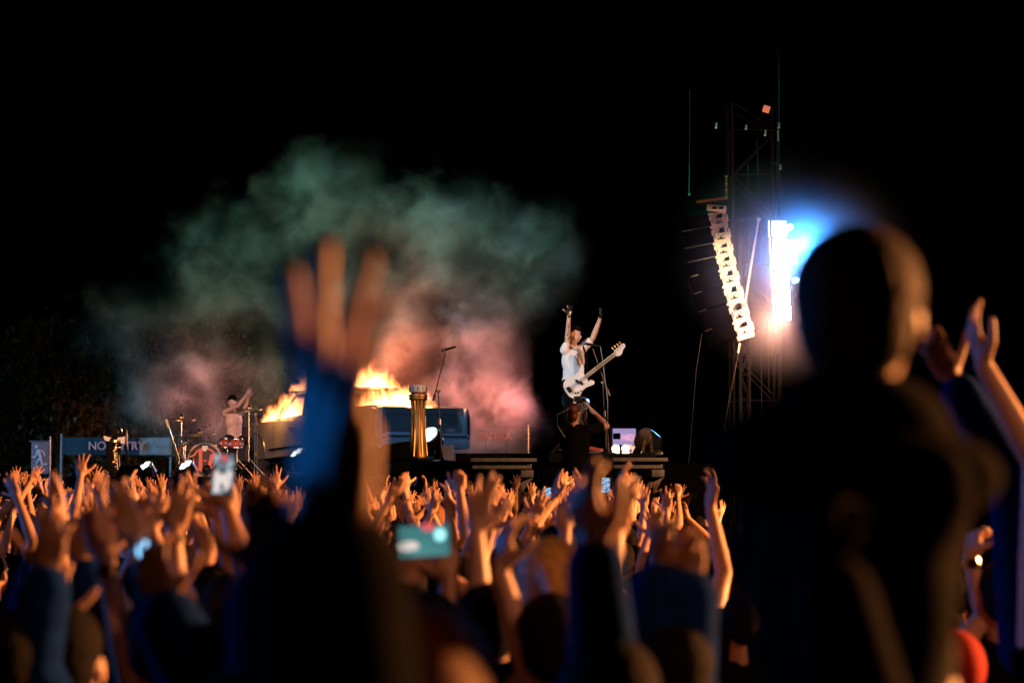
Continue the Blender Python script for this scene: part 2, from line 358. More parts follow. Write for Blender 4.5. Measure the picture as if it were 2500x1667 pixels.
def figure(name, label, loc, face=90, k=1.0, armL=None, armR=None, legs='stand', skin='skin', shirt='cloth_black',
           sleeve='short', trousers='cloth_black', hair='hair_black', hair_style='short', head_turn=0, head_nod=0,
           voxel=.0085, deci=.35, lean=(0, 0), group=None, cat='person', hips=None, shift=None, fat=1.0, hand_k=1.0, spine=None,
           shirt_grow=.012, tank=False, bare_legs=False):
    """face: compass angle of the chest in degrees (90 = towards the stage, -90 = towards the camera).
    arm: None = hanging, else (elbow, wrist, tip_direction, palm_normal, options) in world space"""
    loc = Vector(loc); a = R(face)
    f = Vector((math.cos(a), math.sin(a), 0)); r = Vector((math.sin(a), -math.cos(a), 0)); u = Vector((0, 0, 1))
    ln = Vector((lean[0], lean[1], 0))
    def at(rr, ff, uu):
        return r * rr * k + f * ff * k + u * uu * k + ln * max(0, (uu - .9)) * k
    root = thing(name, label, cat, loc, group=group)
    H = .93 if hips is None else hips / k
    off = H - .93
    S = {}
    body, cl, tr = [], [], []
    hc = at(0, .015, 1.635 + off)
    if hair_style != 'headless':
        ha = R(face + head_turn); hf = Vector((math.cos(ha), math.sin(ha), -math.sin(R(head_nod)))).normalized()
        hr = hf.cross(u).normalized(); hu = hr.cross(hf)
        qh = Matrix((hr, hf, hu)).transposed().to_quaternion()
        def hd(x, y, z): return hc + (hr * x + hf * y + hu * z) * k
        body += [('e', hd(0, -.012, .03), (.073 * k, .092 * k, .088 * k), qh), ('e', hd(0, .03, -.03), (.058 * k, .066 * k, .085 * k), qh),
                 ('c', hd(0, .055, -.085), .022 * k, hd(0, .07, -.082), .018 * k),
                 ('c', hd(0, .082, .012), .010 * k, hd(0, .106, -.024), .013 * k),
                 ('c', hd(-.03, .078, .03), .012 * k, hd(.03, .078, .03), .012 * k),
                 ('c', hd(-.018, .088, -.055), .009 * k, hd(.018, .088, -.055), .009 * k),
                 ('e', hd(.075, -.005, -.005), (.010 * k, .020 * k, .032 * k), qh), ('e', hd(-.075, -.005, -.005), (.010 * k, .020 * k, .032 * k), qh)]
    body += [('c', at(0, -.01, 1.44 + off), .056 * k * fat, hc - u * .06 * k, .052 * k * fat)]
    # torso
    sh = {}
    sh['R'] = at(.175, 0, 1.415 + off); sh['L'] = at(-.175, 0, 1.415 + off)
    qb = Matrix((r, f, u)).transposed().to_quaternion()
    tors = [('e', at(0, .0, 1.27 + off), (.172 * k * fat, .118 * k * fat, .20 * k), qb), ('e', at(0, .0, 1.10 + off), (.146 * k * fat, .108 * k * fat, .24 * k), qb),
            ('e', at(0, -.005, .97 + off), (.166 * k * fat, .120 * k * fat, .15 * k), qb),
            ('c', at(.11, 0, 1.37 + off), .060 * k, at(-.11, 0, 1.37 + off), .060 * k),
            ('c', at(.03, -.01, 1.44 + off), .055 * k, sh['R'] - r * .02 * k, .056 * k), ('c', at(-.03, -.01, 1.44 + off), .055 * k, sh['L'] + r * .02 * k, .056 * k)]
    body += tors
    cl += tors
    for side, arm in (('R', armR), ('L', armL)):
        sg = 1 if side == 'R' else -1
        s0 = sh[side]
        if arm is None:
            E = s0 + (r * sg * .06 - u * .29) * k; W = E + (f * .10 - u * .23) * k; T = (f * .25 - u).normalized(); n = -r * sg; opt = {}
        else:
            E, W, T, n = [Vector(x) for x in arm[:4]]; opt = arm[4] if len(arm) > 4 else {}
            E = E - loc; W = W - loc
            if E.z > s0.z + .12 * k: s0 = s0 + u * .035 * k - r * sg * .012 * k
        th = 1 if opt.get('thumb', 1) > 0 else -1
        body += [('c', s0, .050 * k * fat, lerp(s0, E, .5), .046 * k * fat), ('c', lerp(s0, E, .5), .046 * k * fat, E, .038 * k * fat),
                 ('c', E, .038 * k * fat, lerp(E, W, .3), .040 * k * fat), ('c', lerp(E, W, .3), .040 * k * fat, W, .0255 * k * fat)]
        body += hand_segs(W, T, n, th, k * hand_k, opt.get('spread', .6), opt.get('curl', .15), opt.get('curls'), opt.get('thumb_out', .9), opt.get('fat', 1.0))
        sl = opt.get('sleeve', sleeve)
        if sl != 'none':
            if sl == 'short': cl += [('c', s0, opt.get('sr', .058) * k * fat, lerp(s0, E, .62), opt.get('sr', .054) * k * fat)]
            else:
                ww = opt.get('sw', 1.0)
                cl += [('c', s0, .056 * k * fat, E, .052 * k * ww), ('c', E, .052 * k * ww, lerp(E, W, .86), .040 * k * ww)]
        if opt.get('watch'):
            wb = MB(); dd = (W - E).normalized(); c0 = lerp(E, W, .9)
            wb.bar(c0 - dd * .012 * k, c0 + dd * .012 * k, .031 * k, seg=14)
            wb.box(c0 + Vector((0, -1, 0)) * .031 * k, (.03 * k, .012 * k, .03 * k))
            wo = wb.build('watch', 'bead' if opt['watch'] != 'glow' else 'black_metal', root)
            if opt['watch'] == 'glow': MB().ball(c0 + Vector((0, -1, 0)) * .037 * k, (.020 * k, .006, .024 * k), 2).build('screen', 'watch_glow', wo)
        S[side] = (s0, E, W)
    # legs
    if legs == 'stand': L = [(at(sg * .09, 0, .93 + off), at(sg * .10, .02, .49 + off), at(sg * .11, 0, .08), at(sg * .12, .13, .035)) for sg in (1, -1)]
    elif legs == 'sit': L = [(at(sg * .09, 0, .93 + off), at(sg * .18, .40, .90 + off), at(sg * .20, .42, .48 + off), at(sg * .21, .55, .44 + off)) for sg in (1, -1)]
    elif legs == 'ride': L = [(at(sg * .09, 0, .93 + off), at(sg * .15, .30, .97 + off), at(sg * .13, .34, .55 + off), at(sg * .13, .42, .50 + off)) for sg in (1, -1)]
    else: L = [[Vector(q) - loc for q in leg] for leg in legs]
    for h0, kn_, an, toe in L:
        seg = [('c', h0, .088 * k, kn_, .058 * k), ('c', kn_, .056 * k, an, .040 * k)]
        if legs != 'stand' or bare_legs: body += seg + [('c', an, .038 * k, toe, .032 * k)]
        tr += [('c', h0, .094 * k, kn_, .066 * k), ('c', kn_, .064 * k, lerp(kn_, an, .93), .054 * k)]
    tr += [('c', at(.08, 0, .94 + off), .118 * k, at(-.08, 0, .94 + off), .118 * k)]
    blob('body', body, voxel, skin, root, 2, deci)
    if shirt and not tank:
        blob('shirt', cl, max(voxel, .011), shirt, root, 5, .35, grow=shirt_grow * k)
    elif shirt:
        blob('shirt', tors, max(voxel, .011), shirt, root, 2, .35, grow=shirt_grow * k)
    blob('trousers', tr, max(voxel, .012), trousers, root, 2, .3, grow=.004 * k)
    for h0, kn_, an, toe in L:
        sho = MB(); sho.ball(lerp(an, toe, .45), (.052 * k, .052 * k, .05 * k), 2).ball(toe, (.05 * k, .06 * k, .042 * k), 2).bar(an, toe, .045 * k)
        sho.build('shoe', 'cloth_black', root)
    if hair_style != 'headless':
        if hair_style == 'short':
            hs = [('e', hd(0, -.022, .05), (.081 * k, .096 * k, .088 * k), qh), ('e', hd(0, -.05, .0), (.072 * k, .06 * k, .075 * k), qh)]
        elif hair_style == 'long':
            hs = [('e', hd(0, -.022, .045), (.086 * k, .10 * k, .092 * k), qh), ('e', hd(0, -.06, -.06), (.085 * k, .055 * k, .13 * k), qh),
                  ('c', hd(0, -.075, -.08), .07 * k, hd(0, -.10, -.24), .055 * k)]
        elif hair_style == 'ponytail':
            hs = [('e', hd(0, -.022, .045), (.083 * k, .098 * k, .09 * k), qh), ('e', hd(0, -.05, .0), (.072 * k, .06 * k, .07 * k), qh),
                  ('c', hd(.0, -.11, .05), .03 * k, hd(.03, -.16, -.04), .042 * k), ('c', hd(.03, -.16, -.04), .042 * k, hd(.06, -.13, -.26), .018 * k)]
        elif hair_style == 'cap':
            hs = [('e', hd(0, -.015, .055), (.084 * k, .102 * k, .082 * k), qh), ('e', hd(0, .10, .055), (.065 * k, .07 * k, .010 * k), qh)]
        elif hair_style == 'beanie':
            hs = [('e', hd(0, -.02, .06), (.086 * k, .10 * k, .095 * k), qh)]
        elif hair_style == 'spiky':
            hs = [('e', hd(0, -.03, .05), (.078 * k, .09 * k, .082 * k), qh), ('e', hd(0, .03, .085), (.062 * k, .06 * k, .045 * k), qh)]
            rr = random.Random(3)
            for i in range(26):
                x = rr.uniform(-.055, .055); y = rr.uniform(-.07, .07)
                hs.append(('c', hd(x, y, .10), .012 * k, hd(x * 1.15, y * 1.1 + .01, .148 - abs(x) * .5 - abs(y) * .3), .005 * k))
        elif hair_style == 'round':
            hs = [('e', hd(0, -.012, .035), (.088 * k, .10 * k, .094 * k), qh), ('e', hd(0, -.045, -.02), (.075 * k, .06 * k, .07 * k), qh)]
        elif hair_style == 'bob':
            hs = [('e', hd(0, -.022, .045), (.083 * k, .098 * k, .09 * k), qh), ('e', hd(0, -.045, -.04), (.070 * k, .055 * k, .09 * k), qh)]
        elif hair_style == 'hood':
            hs = [('e', hd(0, -.03, .03), (.10 * k, .115 * k, .12 * k), qh), ('c', hd(0, -.04, -.08), .09 * k, hd(0, -.05, -.20), .13 * k)]
        else:
            hs = [('e', hd(0, -.022, .045), (.085 * k, .098 * k, .09 * k), qh)]
        nm = {'cap': 'cap', 'beanie': 'beanie', 'hood': 'hood'}.get(hair_style, 'hair')
        blob(nm, hs, .010 if hair_style != 'spiky' else .007, hair, root, 1, .4)
    root['_s'] = 0
    del root['_s']
    return root

def copy_tree(o, parent=None):
    c = o.copy(); COL.objects.link(c)
    if parent is not None: c.parent = parent; c.matrix_parent_inverse = o.matrix_parent_inverse.copy()
    for ch in list(o.children): copy_tree(ch, c)
    return c

# ================================================================== SETTING
def sheet(name, x0, x1, y0, y1, z, material, n=1):
    bm = bmesh.new()
    vs = [bm.verts.new((x, y, z)) for x, y in ((x0, y0), (x1, y0), (x1, y1), (x0, y1))]
    bm.faces.new(vs)
    me = bpy.data.meshes.new(name); bm.to_mesh(me); bm.free(); me.materials.append(M[material])
    o = bpy.data.objects.new(name, me); COL.objects.link(o); o['kind'] = 'structure'
    return o
sheet('ground', -300, 300, -60, 400, 0, 'ground')

# stage: main deck, lower wing on the left, riser below the car
def X(px, Y): return P(px, 1000, Y).x
def Zp(py, Y): return P(1250, py, Y).z
stage = thing('stage', 'long black festival stage deck with dark skirt in front of the car and performers', 'stage', (0, 36, 0))
def sb(name, x0, x1, y0, y1, z0, z1, m, par=stage, bev=.01):
    o = MB().box(((x0 + x1) / 2, (y0 + y1) / 2 - par.location.y, (z0 + z1) / 2), (x1 - x0, y1 - y0, z1 - z0), bevel=bev).build(name, m, par)
    return o
DZ = 2.5
sb('deck', X(1112, 31.5), X(1600, 31.5), 31.5, 44, DZ - .12, DZ, 'deck')
sb('deck', X(960, 33.5), X(1112, 31.5) - .01, 33.2, 41, DZ - .22, DZ - .10, 'deck')
sb('wing_deck', X(150, 38), X(960, 33.5) - .02, 38.5, 52, 2.10, 2.24, 'deck')
sb('riser', X(575, 44), X(1120, 44), 42.9, 50, 2.25, 2.395, 'black_matte')
x = X(1112, 31.5)
while x < X(1600, 31.5) - .3:
    sb('skirt_panel', x + .01, x + 1.1, 31.62, 31.66, .02, DZ - .13, 'black_matte'); x += 1.12
x = X(150, 38.6)
while x < X(960, 33.5):
    sb('skirt_panel', x + .01, x + 1.2, 38.65, 38.69, .02, 2.09, 'black_matte'); x += 1.22
# steel legs in front of the skirt, and strips glowing in place of blue light
for px, y0, y1, m in ((1258, 1138, 1216, 'ledge_blue_lit'),):
    p = P(px, y0, 30.6); q = P(px, y1, 30.6)
    MB().box(((p.x), 30.6 - 36, (p.z + q.z) / 2), (.085, .05, p.z - q.z)).box((p.x + .05, 30.62 - 36, (p.z + q.z) / 2 - .04), (.02, .07, (p.z - q.z) * .8)).build('support_post', m, stage)
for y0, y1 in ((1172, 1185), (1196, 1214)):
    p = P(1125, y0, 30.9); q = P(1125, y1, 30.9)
    MB().box((p.x, 30.9 - 36, (p.z + q.z) / 2), (.035, .03, p.z - q.z)).build('glow_strip', 'strip_blue', stage)

def ledge(label, px0, px1, py, Y, blue=False):
    x0, x1 = P(px0, py, Y).x, P(px1, py, Y).x; z = P(px0, py, Y).z
    t = thing('camera_track', label, 'camera track', ((x0 + x1) / 2, Y, z))
    L = x1 - x0; m = 'ledge_grey'
    MB().box((0, 0, 0), (L, .5, .045), bevel=.006).build('top_rail', m, t)
    MB().box((-.02, -.02, -.075), (L - .08, .30, .07), bevel=.006).build('beam', m, t)
    for sx in (L / 2 - .12,):
        MB().box((sx, -.02, -.17), (.16, .28, .09), bevel=.01).build('bracket', m, t)
        b = MB(); b.prism([(sx - .07, -.22), (sx + .08, -.22), (sx - .16, -.52), (sx - .25, -.60), (sx - .25, -.50)], .05, Matrix.Translation((0, -.05, 0))); b.build('brace', m, t)
    MB().bar((-L / 2 + .1, .2, -.1), (-L / 2 + .1, 1.2, -.2), .03).build('arm', 'black_metal', t)
    MB().bar((L / 2 - .1, .2, -.1), (L / 2 - .1, 1.2, -.2), .03).build('arm', 'black_metal', t)
    return t
ledge('grey metal camera track end, under the hazy lettered barrier, left of the camera operator', 1150, 1310, 1123, 30.4)
t = ledge('grey metal camera track with bracket, right of the camera operator below the lit sign', 1494, 1628, 1122, 30.4)
MB().prism([(-.13, -.20), (.06, -.20), (.05, -.36), (-.09, -.66), (-.14, -.66)], .06, Matrix.Translation((-.02, -.05, 0))).build('brace', 'ledge_grey', t)
t = thing('steel_step', 'blue lit steel step with diagonal strut beside the camera operator', 'step', P(1471, 1136, 30.5))
MB().box((0, 0, 0), (.19, .3, .045), bevel=.005).build('tread', 'ledge_blue_lit', t)
MB().box((0, 0, -.06), (.18, .28, .05), bevel=.005).build('side_beam', 'ledge_blue_lit', t)
MB().sbar((.03, 0, -.09), (-.10, 0, -.46), .06, .03).sbar((-.10, 0, -.46), (-.10, 0, -2.33), .03, .03).build('strut', 'ledge_blue_lit', t)
MB().box((.0, -.16, -.088), (.19, .012, .012)).build('edge_strip', 'silver', t)

# black riser for the camera operator in the pit
t = thing('pit_platform', 'black box platform in the pit under the camera operator', 'platform', (P(1410, 1200, 30.9).x, 30.9, 0))
MB().box((0, 0, .69), (.62, .6, 1.36), bevel=.02).build('body', 'black_matte', t)

# ------------------------------------------------------------------ trees behind
def tree(label, x, y, h, rw, trunk_h, n, seed, group='trees behind the stage', lowest=.22):
    rr = random.Random(seed)
    t = thing('tree', label, 'tree', (x, y, 0), group=group)
    tb = MB(); tb.tube([(0, 0, 0), (.1, 0, trunk_h * .5), (-.05, .1, trunk_h), (.15, 0, h * .8)], [.28, .22, .18, .06], 8)
    clumps = []
    for i in range(16):
        a = rr.uniform(0, 6.28); zz = rr.uniform(trunk_h * .7, h * .85); L = rw * rr.uniform(.5, .95) * (1 - .45 * (zz / h) ** 2)
        b = Vector((0, 0, zz * .85)); e = Vector((math.cos(a) * L, math.sin(a) * L * .8, zz + L * .3))
        tb.tube([b, lerp(b, e, .5) + Vector((0, 0, .15)), e], [.08, .05, .02], 5); clumps.append(e); clumps.append(lerp(b, e, .65))
    for i in range(26):
        a = rr.uniform(0, 6.28); zz = rr.uniform(h * lowest, h); rad = rw * math.sqrt(max(.05, 1 - ((zz / h - .55) / .55) ** 2)) * rr.uniform(.4, 1)
        clumps.append(Vector((math.cos(a) * rad, math.sin(a) * rad, zz)))
    tb.build('trunk', 'bark', t)
    V = []; F = []
    per = n // len(clumps)
    for c in clumps:
        cr = rr.uniform(.45, .95)
        for k in range(per):
            d = Vector((rr.gauss(0, 1), rr.gauss(0, 1), rr.gauss(0, .6))); p = c + d * cr * .55
            s = rr.uniform(.06, .13); q = Euler((rr.uniform(0, 6), rr.uniform(0, 6), rr.uniform(0, 6))).to_matrix()
            i0 = len(V)
            for vx, vy in ((-s, 0), (0, -s * .45), (s, 0), (0, s * .45)): V.append(p + q @ Vector((vx, vy, 0)))
            F.append((i0, i0 + 1, i0 + 2, i0 + 3))
    me = bpy.data.meshes.new('crown'); me.from_pydata([tuple(v) for v in V], [], F); me.materials.append(M['leaf'])
    o = bpy.data.objects.new('crown', me); COL.objects.link(o); o.parent = t
    return t
tree('dim bushy tree behind the running figure sign at the far left', X(20, 63), 63, 6.6, 3.0, 1.6, 9000, 1)
tree('tree with branches lit orange above the dark lettered banner', X(190, 60), 60, 5.6, 2.3, 1.4, 9000, 2)
tree('low bush like tree in smoke between the banner and the drum kit', X(400, 61), 61, 5.6, 2.2, 1.2, 7000, 3)
tree('tree in reddish smoke directly behind the drummer', X(560, 62), 62, 6.0, 2.4, 1.4, 7000, 4)
# dim shrubs under the banner
def shrub(label, px, py, Y, r, seed):
    rr = random.Random(seed); p = P(px, py, Y)
    V = []; F = []
    for k in range(1700):
        d = Vector((rr.gauss(0, .45) * r * 1.5, rr.gauss(0, .4) * r, abs(rr.gauss(0, .5)) * p.z)); s = rr.uniform(.04, .09)
        q = Euler((rr.uniform(0, 6), rr.uniform(0, 6), rr.uniform(0, 6))).to_matrix(); i0 = len(V)
        for vx, vy in ((-s, 0), (0, -s * .45), (s, 0), (0, s * .45)): V.append(d + q @ Vector((vx, vy, 0)))
        F.append((i0, i0 + 1, i0 + 2, i0 + 3))
    t = thing('shrub', label, 'shrub', (p.x, Y, 0), group='shrubs under the banner')
    tb = MB()
    for i in range(6): tb.tube([(0, 0, 0), (rr.uniform(-.3, .3), rr.uniform(-.2, .2), p.z * .6), (rr.uniform(-.8, .8) * r, rr.uniform(-.4, .4), p.z)], [.03, .02, .01], 4)
    tb.build('stem', 'bark', t)
    me = bpy.data.meshes.new('foliage'); me.from_pydata([tuple(v) for v in V], [], F); me.materials.append(M['leaf'])
    o = bpy.data.objects.new('foliage', me); COL.objects.link(o); o.parent = t
shrub('dim shrub beside the pole of the running figure sign', 160, 1130, 54, 1.0, 5)
shrub('shrub under the lettered banner left of the dark upright device', 225, 1125, 54, .9, 6)
shrub('shrub under the lit end of the banner', 350, 1130, 54, .9, 8)

# ------------------------------------------------------------------ signs and banners
Y = 52
a = P(150, 1068, Y); b = P(414, 1110, Y)
t = thing('banner', 'dark teal banner with pink NO ENTRY lettering, its right end lit pale blue', 'banner', ((a.x + b.x) / 2, Y, 0))
wd = (b.x - a.x); zc = (a.z + b.z) / 2
def wavy(x0, x1, z0, z1, nx=30, amp=.02, seed=0):
    bm = bmesh.new(); rr = random.Random(seed); ph = rr.uniform(0, 6); g = []
    for j in range(5):
        row = []
        for i in range(nx + 1):
            x = lerp(x0, x1, i / nx); z = lerp(z0, z1, j / 4)
            y = amp * math.sin(x * 7 + ph + z) + amp * .6 * math.sin(x * 17 + z * 5)
            row.append(bm.verts.new((x, y, z)))
        g.append(row)
    for j in range(4):
        for i in range(nx): bm.faces.new((g[j][i], g[j][i + 1], g[j + 1][i + 1], g[j + 1][i]))
    bmesh.ops.solidify(bm, geom=bm.faces[:], thickness=.006)
    mb = MB(); mb.bm.free(); mb.bm = bm; return mb
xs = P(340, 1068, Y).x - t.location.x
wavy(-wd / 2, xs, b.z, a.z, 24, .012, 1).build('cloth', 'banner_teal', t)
wavy(xs + .01, wd / 2, b.z, a.z, 20, .03, 2).build('lit_end', 'banner_blue', t)  # paler material paints the light on this end of the banner
text_obj('lettering', 'NO ENTRY', .245, 'letter_pink', t, (P(285, 1092, Y).x - t.location.x, -.05, zc + .0))
MB().bar((wd * .25, 0, a.z + .03), (wd / 2 + .45, 0, a.z + .03), .035).build('rail', 'silver', t)
MB().bar((wd * .15, 0, b.z - .02), (wd / 2 + .40, 0, b.z - .02), .032).build('rail', 'silver', t)
for xx in (-wd / 2, wd / 2 + .02): MB().bar((xx, .02, 0), (xx, .02, a.z + .08), .03).build('post', 'grey_metal', t)

a = P(77, 1079, Y); b = P(119, 1156, Y)
t = thing('flag_sign', 'pinkish hanging sign with a pale running figure on a thin pole', 'sign', (P(123, 1100, Y).x, Y, 0))
ox = (a.x + b.x) / 2 - t.location.x; ww = b.x - a.x; hh = a.z - b.z; oz = (a.z + b.z) / 2
MB().box((ox, 0, oz), (ww, .02, hh), bevel=.004).build('panel', 'sign_pink', t)
MB().bar((ox - ww / 2 - .05, 0, a.z + .02), (.02, 0, a.z + .02), .015).build('top_rail', 'grey_metal', t)
MB().bar((ox - ww / 2, 0, b.z - .02), (.02, 0, b.z - .02), .015).build('bottom_rail', 'black_metal', t)
MB().bar((0, 0, 0), (0, 0, a.z + .12), .022).build('pole', 'silver', t)
rm = MB(); S_ = ww / 2.0
def seg2(x0, z0, x1, z1, r): rm.bar((ox + x0 * S_, -.02, oz + z0 * S_), (ox + x1 * S_, -.02, oz + z1 * S_), r * S_, r * S_ * .85)
rm.ball((ox - .42 * S_, -.02, oz + 1.25 * S_), (.21 * S_, .02, .22 * S_))
seg2(-.25, .95, .12, .05, .24); seg2(-.2, .85, .35, .75, .13); seg2(.35, .75, .58, .22, .11); seg2(-.3, .85, -.45, .15, .12); seg2(-.45, .15, -.92, .05, .10)
seg2(.1, .05, -.35, -.55, .17); seg2(-.35, -.55, -.40, -1.25, .12); seg2(.1, .05, .28, -.75, .17); seg2(.28, -.75, .85, -.72, .12)
rm.build('running_figure', 'sign_light', t)

Y = 53
a = P(1085, 1046, Y); b = P(1288, 1140, Y)
t = thing('barrier_wall', 'grey barrier lettered in faint red behind the car, in smoke', 'barrier', (b.x, Y, 0))
n = 4; ww = (b.x - a.x) / n
for i in range(n): MB().box((-ww * (i + .5), 0, a.z / 2), (ww - .015, .04, a.z), bevel=.004).build('panel', 'barrier_grey', t)
text_obj('lettering', 'S - ENTRA', .235, 'letter_red', t, (P(1192, 1066, Y).x - b.x, -.03, Zp(1066, Y)))
MB().bar((.03, -.02, 0), (.03, -.02, a.z + .08), .03).build('post', 'silver', t)

Y = 43
a = P(1496, 1046, Y); b = P(1552, 1086, Y)
t = thing('lit_sign', 'lilac sign board with black block and blurred NO lettering at stage right', 'sign', ((a.x + b.x) / 2, Y, DZ))
ww = b.x - a.x; hh = a.z - b.z; oz = (a.z + b.z) / 2 - DZ
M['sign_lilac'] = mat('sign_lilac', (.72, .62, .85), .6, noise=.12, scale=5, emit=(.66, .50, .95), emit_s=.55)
M['sign_black'] = mat('sign_black', (.01, .01, .01), .8)
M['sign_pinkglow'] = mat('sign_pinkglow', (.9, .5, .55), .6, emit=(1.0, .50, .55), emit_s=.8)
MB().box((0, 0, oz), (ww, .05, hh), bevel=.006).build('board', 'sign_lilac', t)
MB().box((-ww * .33, -.03, oz + .01), (ww * .32, .02, hh * .36)).build('black_block', 'sign_black', t)
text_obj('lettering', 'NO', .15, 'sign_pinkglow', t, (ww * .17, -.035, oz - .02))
MB().bar((-ww / 2 - .03, 0, 0), (-ww / 2 - .03, 0, oz + hh / 2 + .05), .02).bar((ww / 2 + .03, 0, 0), (ww / 2 + .03, 0, oz + hh / 2), .02).build('post', 'black_metal', t)

# ------------------------------------------------------------------ burning car
CZ = 2.60
car = thing('car', 'burning grey vintage saloon car on stage, seen from behind, flames along its roof', 'car', (P(1035, 1000, 44).x, 44.0, CZ), (R(-2.6), 0, R(34)))
HW = .95
bm = MB()
prof = [(0.06, .24), (.04, .30), (.0, .60), (.02, .93), (.25, .985), (1.5, 1.0), (3.9, .97), (5.35, .90), (5.62, .84), (5.68, .60), (5.62, .30), (5.3, .24)]
m = Matrix(((0, 1, 0, -HW), (1, 0, 0, 0), (0, 0, 1, 0), (0, 0, 0, 1)))
bm.prism(prof, 2 * HW, m)
bmesh.ops.bevel(bm.bm, geom=[e for e in bm.bm.edges if abs(e.verts[0].co.x - e.verts[1].co.x) < .01 and min(e.verts[0].co.z, e.verts[1].co.z) > .5], offset=.05, segments=3, affect='EDGES')
body = bm.build('body', 'car_paint', car)
def carve(mb):
    co = mb.build('cutter', 'car_dark')
    md = body.modifiers.new('b', 'BOOLEAN'); md.object = co; md.operation = 'DIFFERENCE'; md.solver = 'EXACT'
    dg = bpy.context.evaluated_depsgraph_get(); m_ = bpy.data.meshes.new_from_object(body.evaluated_get(dg))
    body.modifiers.clear(); body.data = m_; bpy.data.objects.remove(co)
    return m_
for yy in (1.35, 4.72):
    arch = [(yy + .40 * math.cos(R(q)), .36 + .40 * math.sin(R(q))) for q in range(0, 181, 12)] + [(yy - .40, .1), (yy + .40, .1)]
    carve(MB().prism(arch, 2.3, Matrix(((0, 1, 0, -1.15), (1, 0, 0, 0), (0, 0, 1, 0), (0, 0, 0, 1)))))
carve(MB().box((0, 2.75, 1.2), (1.62, 2.1, 1.0)))      # open cabin
m2 = carve(MB().box((0, .01, .60), (1.66, .28, .36)))  # recess for the tail panel
for yy in (1.35, 4.72): MB().box((0, yy, .50), (1.34, .84, .52)).build('wheel_well', 'panel_dark', car)
try: m2.set_sharp_from_angle(angle=R(35))
except Exception: pass
if not m2.materials: m2.materials.append(M['car_paint'])
# tail panel pieces
MB().box((0, .018, .80), (1.5, .012, .015)).build('trunk_seam', 'panel_dark', car)
MB().box((0, .10, .58), (1.64, .02, .27)).build('tail_panel', 'panel_dark', car)
MB().box((0, .07, .715), (1.64, .02, .012)).build('trim_strip', 'chrome', car)
for xx in (-.22, .22): MB().box((xx, .08, .60), (.10, .03, .20), bevel=.01).build('reverse_lamp', 'white_paint', car)
for xx in (-.52, .55): MB().box((xx, .085, .59), (.42, .01, .20), bevel=.004).build('tail_insert', 'car_paint', car)
for sx in (-1, 1):
    pts = []
    for k in range(20):
        tt = 2 * math.pi * k / 20; pts.append((math.cos(tt) * .060, math.sin(tt) * .345))
    MB().prism(pts, .20, Matrix.Translation((sx * .905, -.10, .585)), bevel=.012).build('tail_fin', 'bumper_silver', car)
    MB().prism([(x_ * .42, z_ * .88) for x_, z_ in pts], .02, Matrix.Translation((sx * .905, -.118, .585))).build('tail_light', 'tail_red', car)
bp = MB(); m = Matrix(((0, 1, 0, -HW * .97), (1, 0, 0, 0), (0, 0, 1, 0), (0, 0, 0, 1)))
bp.prism([(-.10, .18), (-.14, .24), (-.14, .33), (-.09, .36), (-.12, .38), (-.12, .44), (-.08, .47), (.1, .47), (.1, .18)], 1.84, m)
bp.build('bumper', 'bumper_silver', car)
MB().box((0, -.145, .40), (1.7, .012, .02)).build('bumper_groove', 'car_dark', car)
# front bumper and lamps
MB().box((0, 5.70, .42), (1.86, .14, .2), bevel=.03).build('bumper', 'chrome', car)
for sx in (-1, 1): MB().bar((sx * .72, 5.62, .68), (sx * .72, 5.71, .68), .10, seg=16).build('headlight', 'silver', car)
# wheels and arch rims
for yy in (1.35, 4.72):
    for sx in (-1, 1):
        wh = MB().lathe([(.20, -.10), (.31, -.10), (.33, -.06), (.33, .06), (.31, .10), (.20, .10)], Matrix.Translation((sx * (HW - .12), yy, .33)) @ Matrix.Rotation(R(90), 4, 'Y'), 28).build('wheel', 'rubber', car)
        rim = MB()
        cx_ = sx * (HW - .01)
        for k in range(14):
            tt = 2 * math.pi * k / 14
            rim.bar((cx_, yy + .05 * math.cos(tt), .33 + .05 * math.sin(tt)), (cx_ - sx * .02, yy + .19 * math.cos(tt + .15), .33 + .19 * math.sin(tt + .15)), .006, seg=4)
        rim.bar((cx_ - sx * .03, yy, .33), (cx_ + sx * .02, yy, .33), .055, seg=14)
        rim.build('rim', 'brass', wh)
        rr_ = MB(); rr_.tube([(cx_ - sx * .01, yy + .205 * math.cos(R(q)), .33 + .205 * math.sin(R(q))) for q in range(0, 361, 15)], .010, 5); rr_.build('rim_ring', 'silver', wh)
        ar = MB(); ar.tube([(sx * (HW + .004), yy + .405 * math.cos(R(q)), .36 + .405 * math.sin(R(q))) for q in range(-10, 191, 10)], .014, 6); ar.build('arch_trim', 'chrome', car)
for sx in (-1, 1):
    MB().box((sx * (HW + .004), 3.0, .40), (.02, 2.3, .035), bevel=.004).build('side_trim', 'chrome', car)
    for yy in (2.05, 3.05, 3.95): MB().box((sx * (HW + .001), yy, .63), (.006, .012, .60)).build('door_seam', 'car_dark', car)
    for yy in (2.3, 3.3): MB().box((sx * (HW + .02), yy - .1, .76), (.03, .16, .03), bevel=.008).build('door_handle', 'chrome', car)
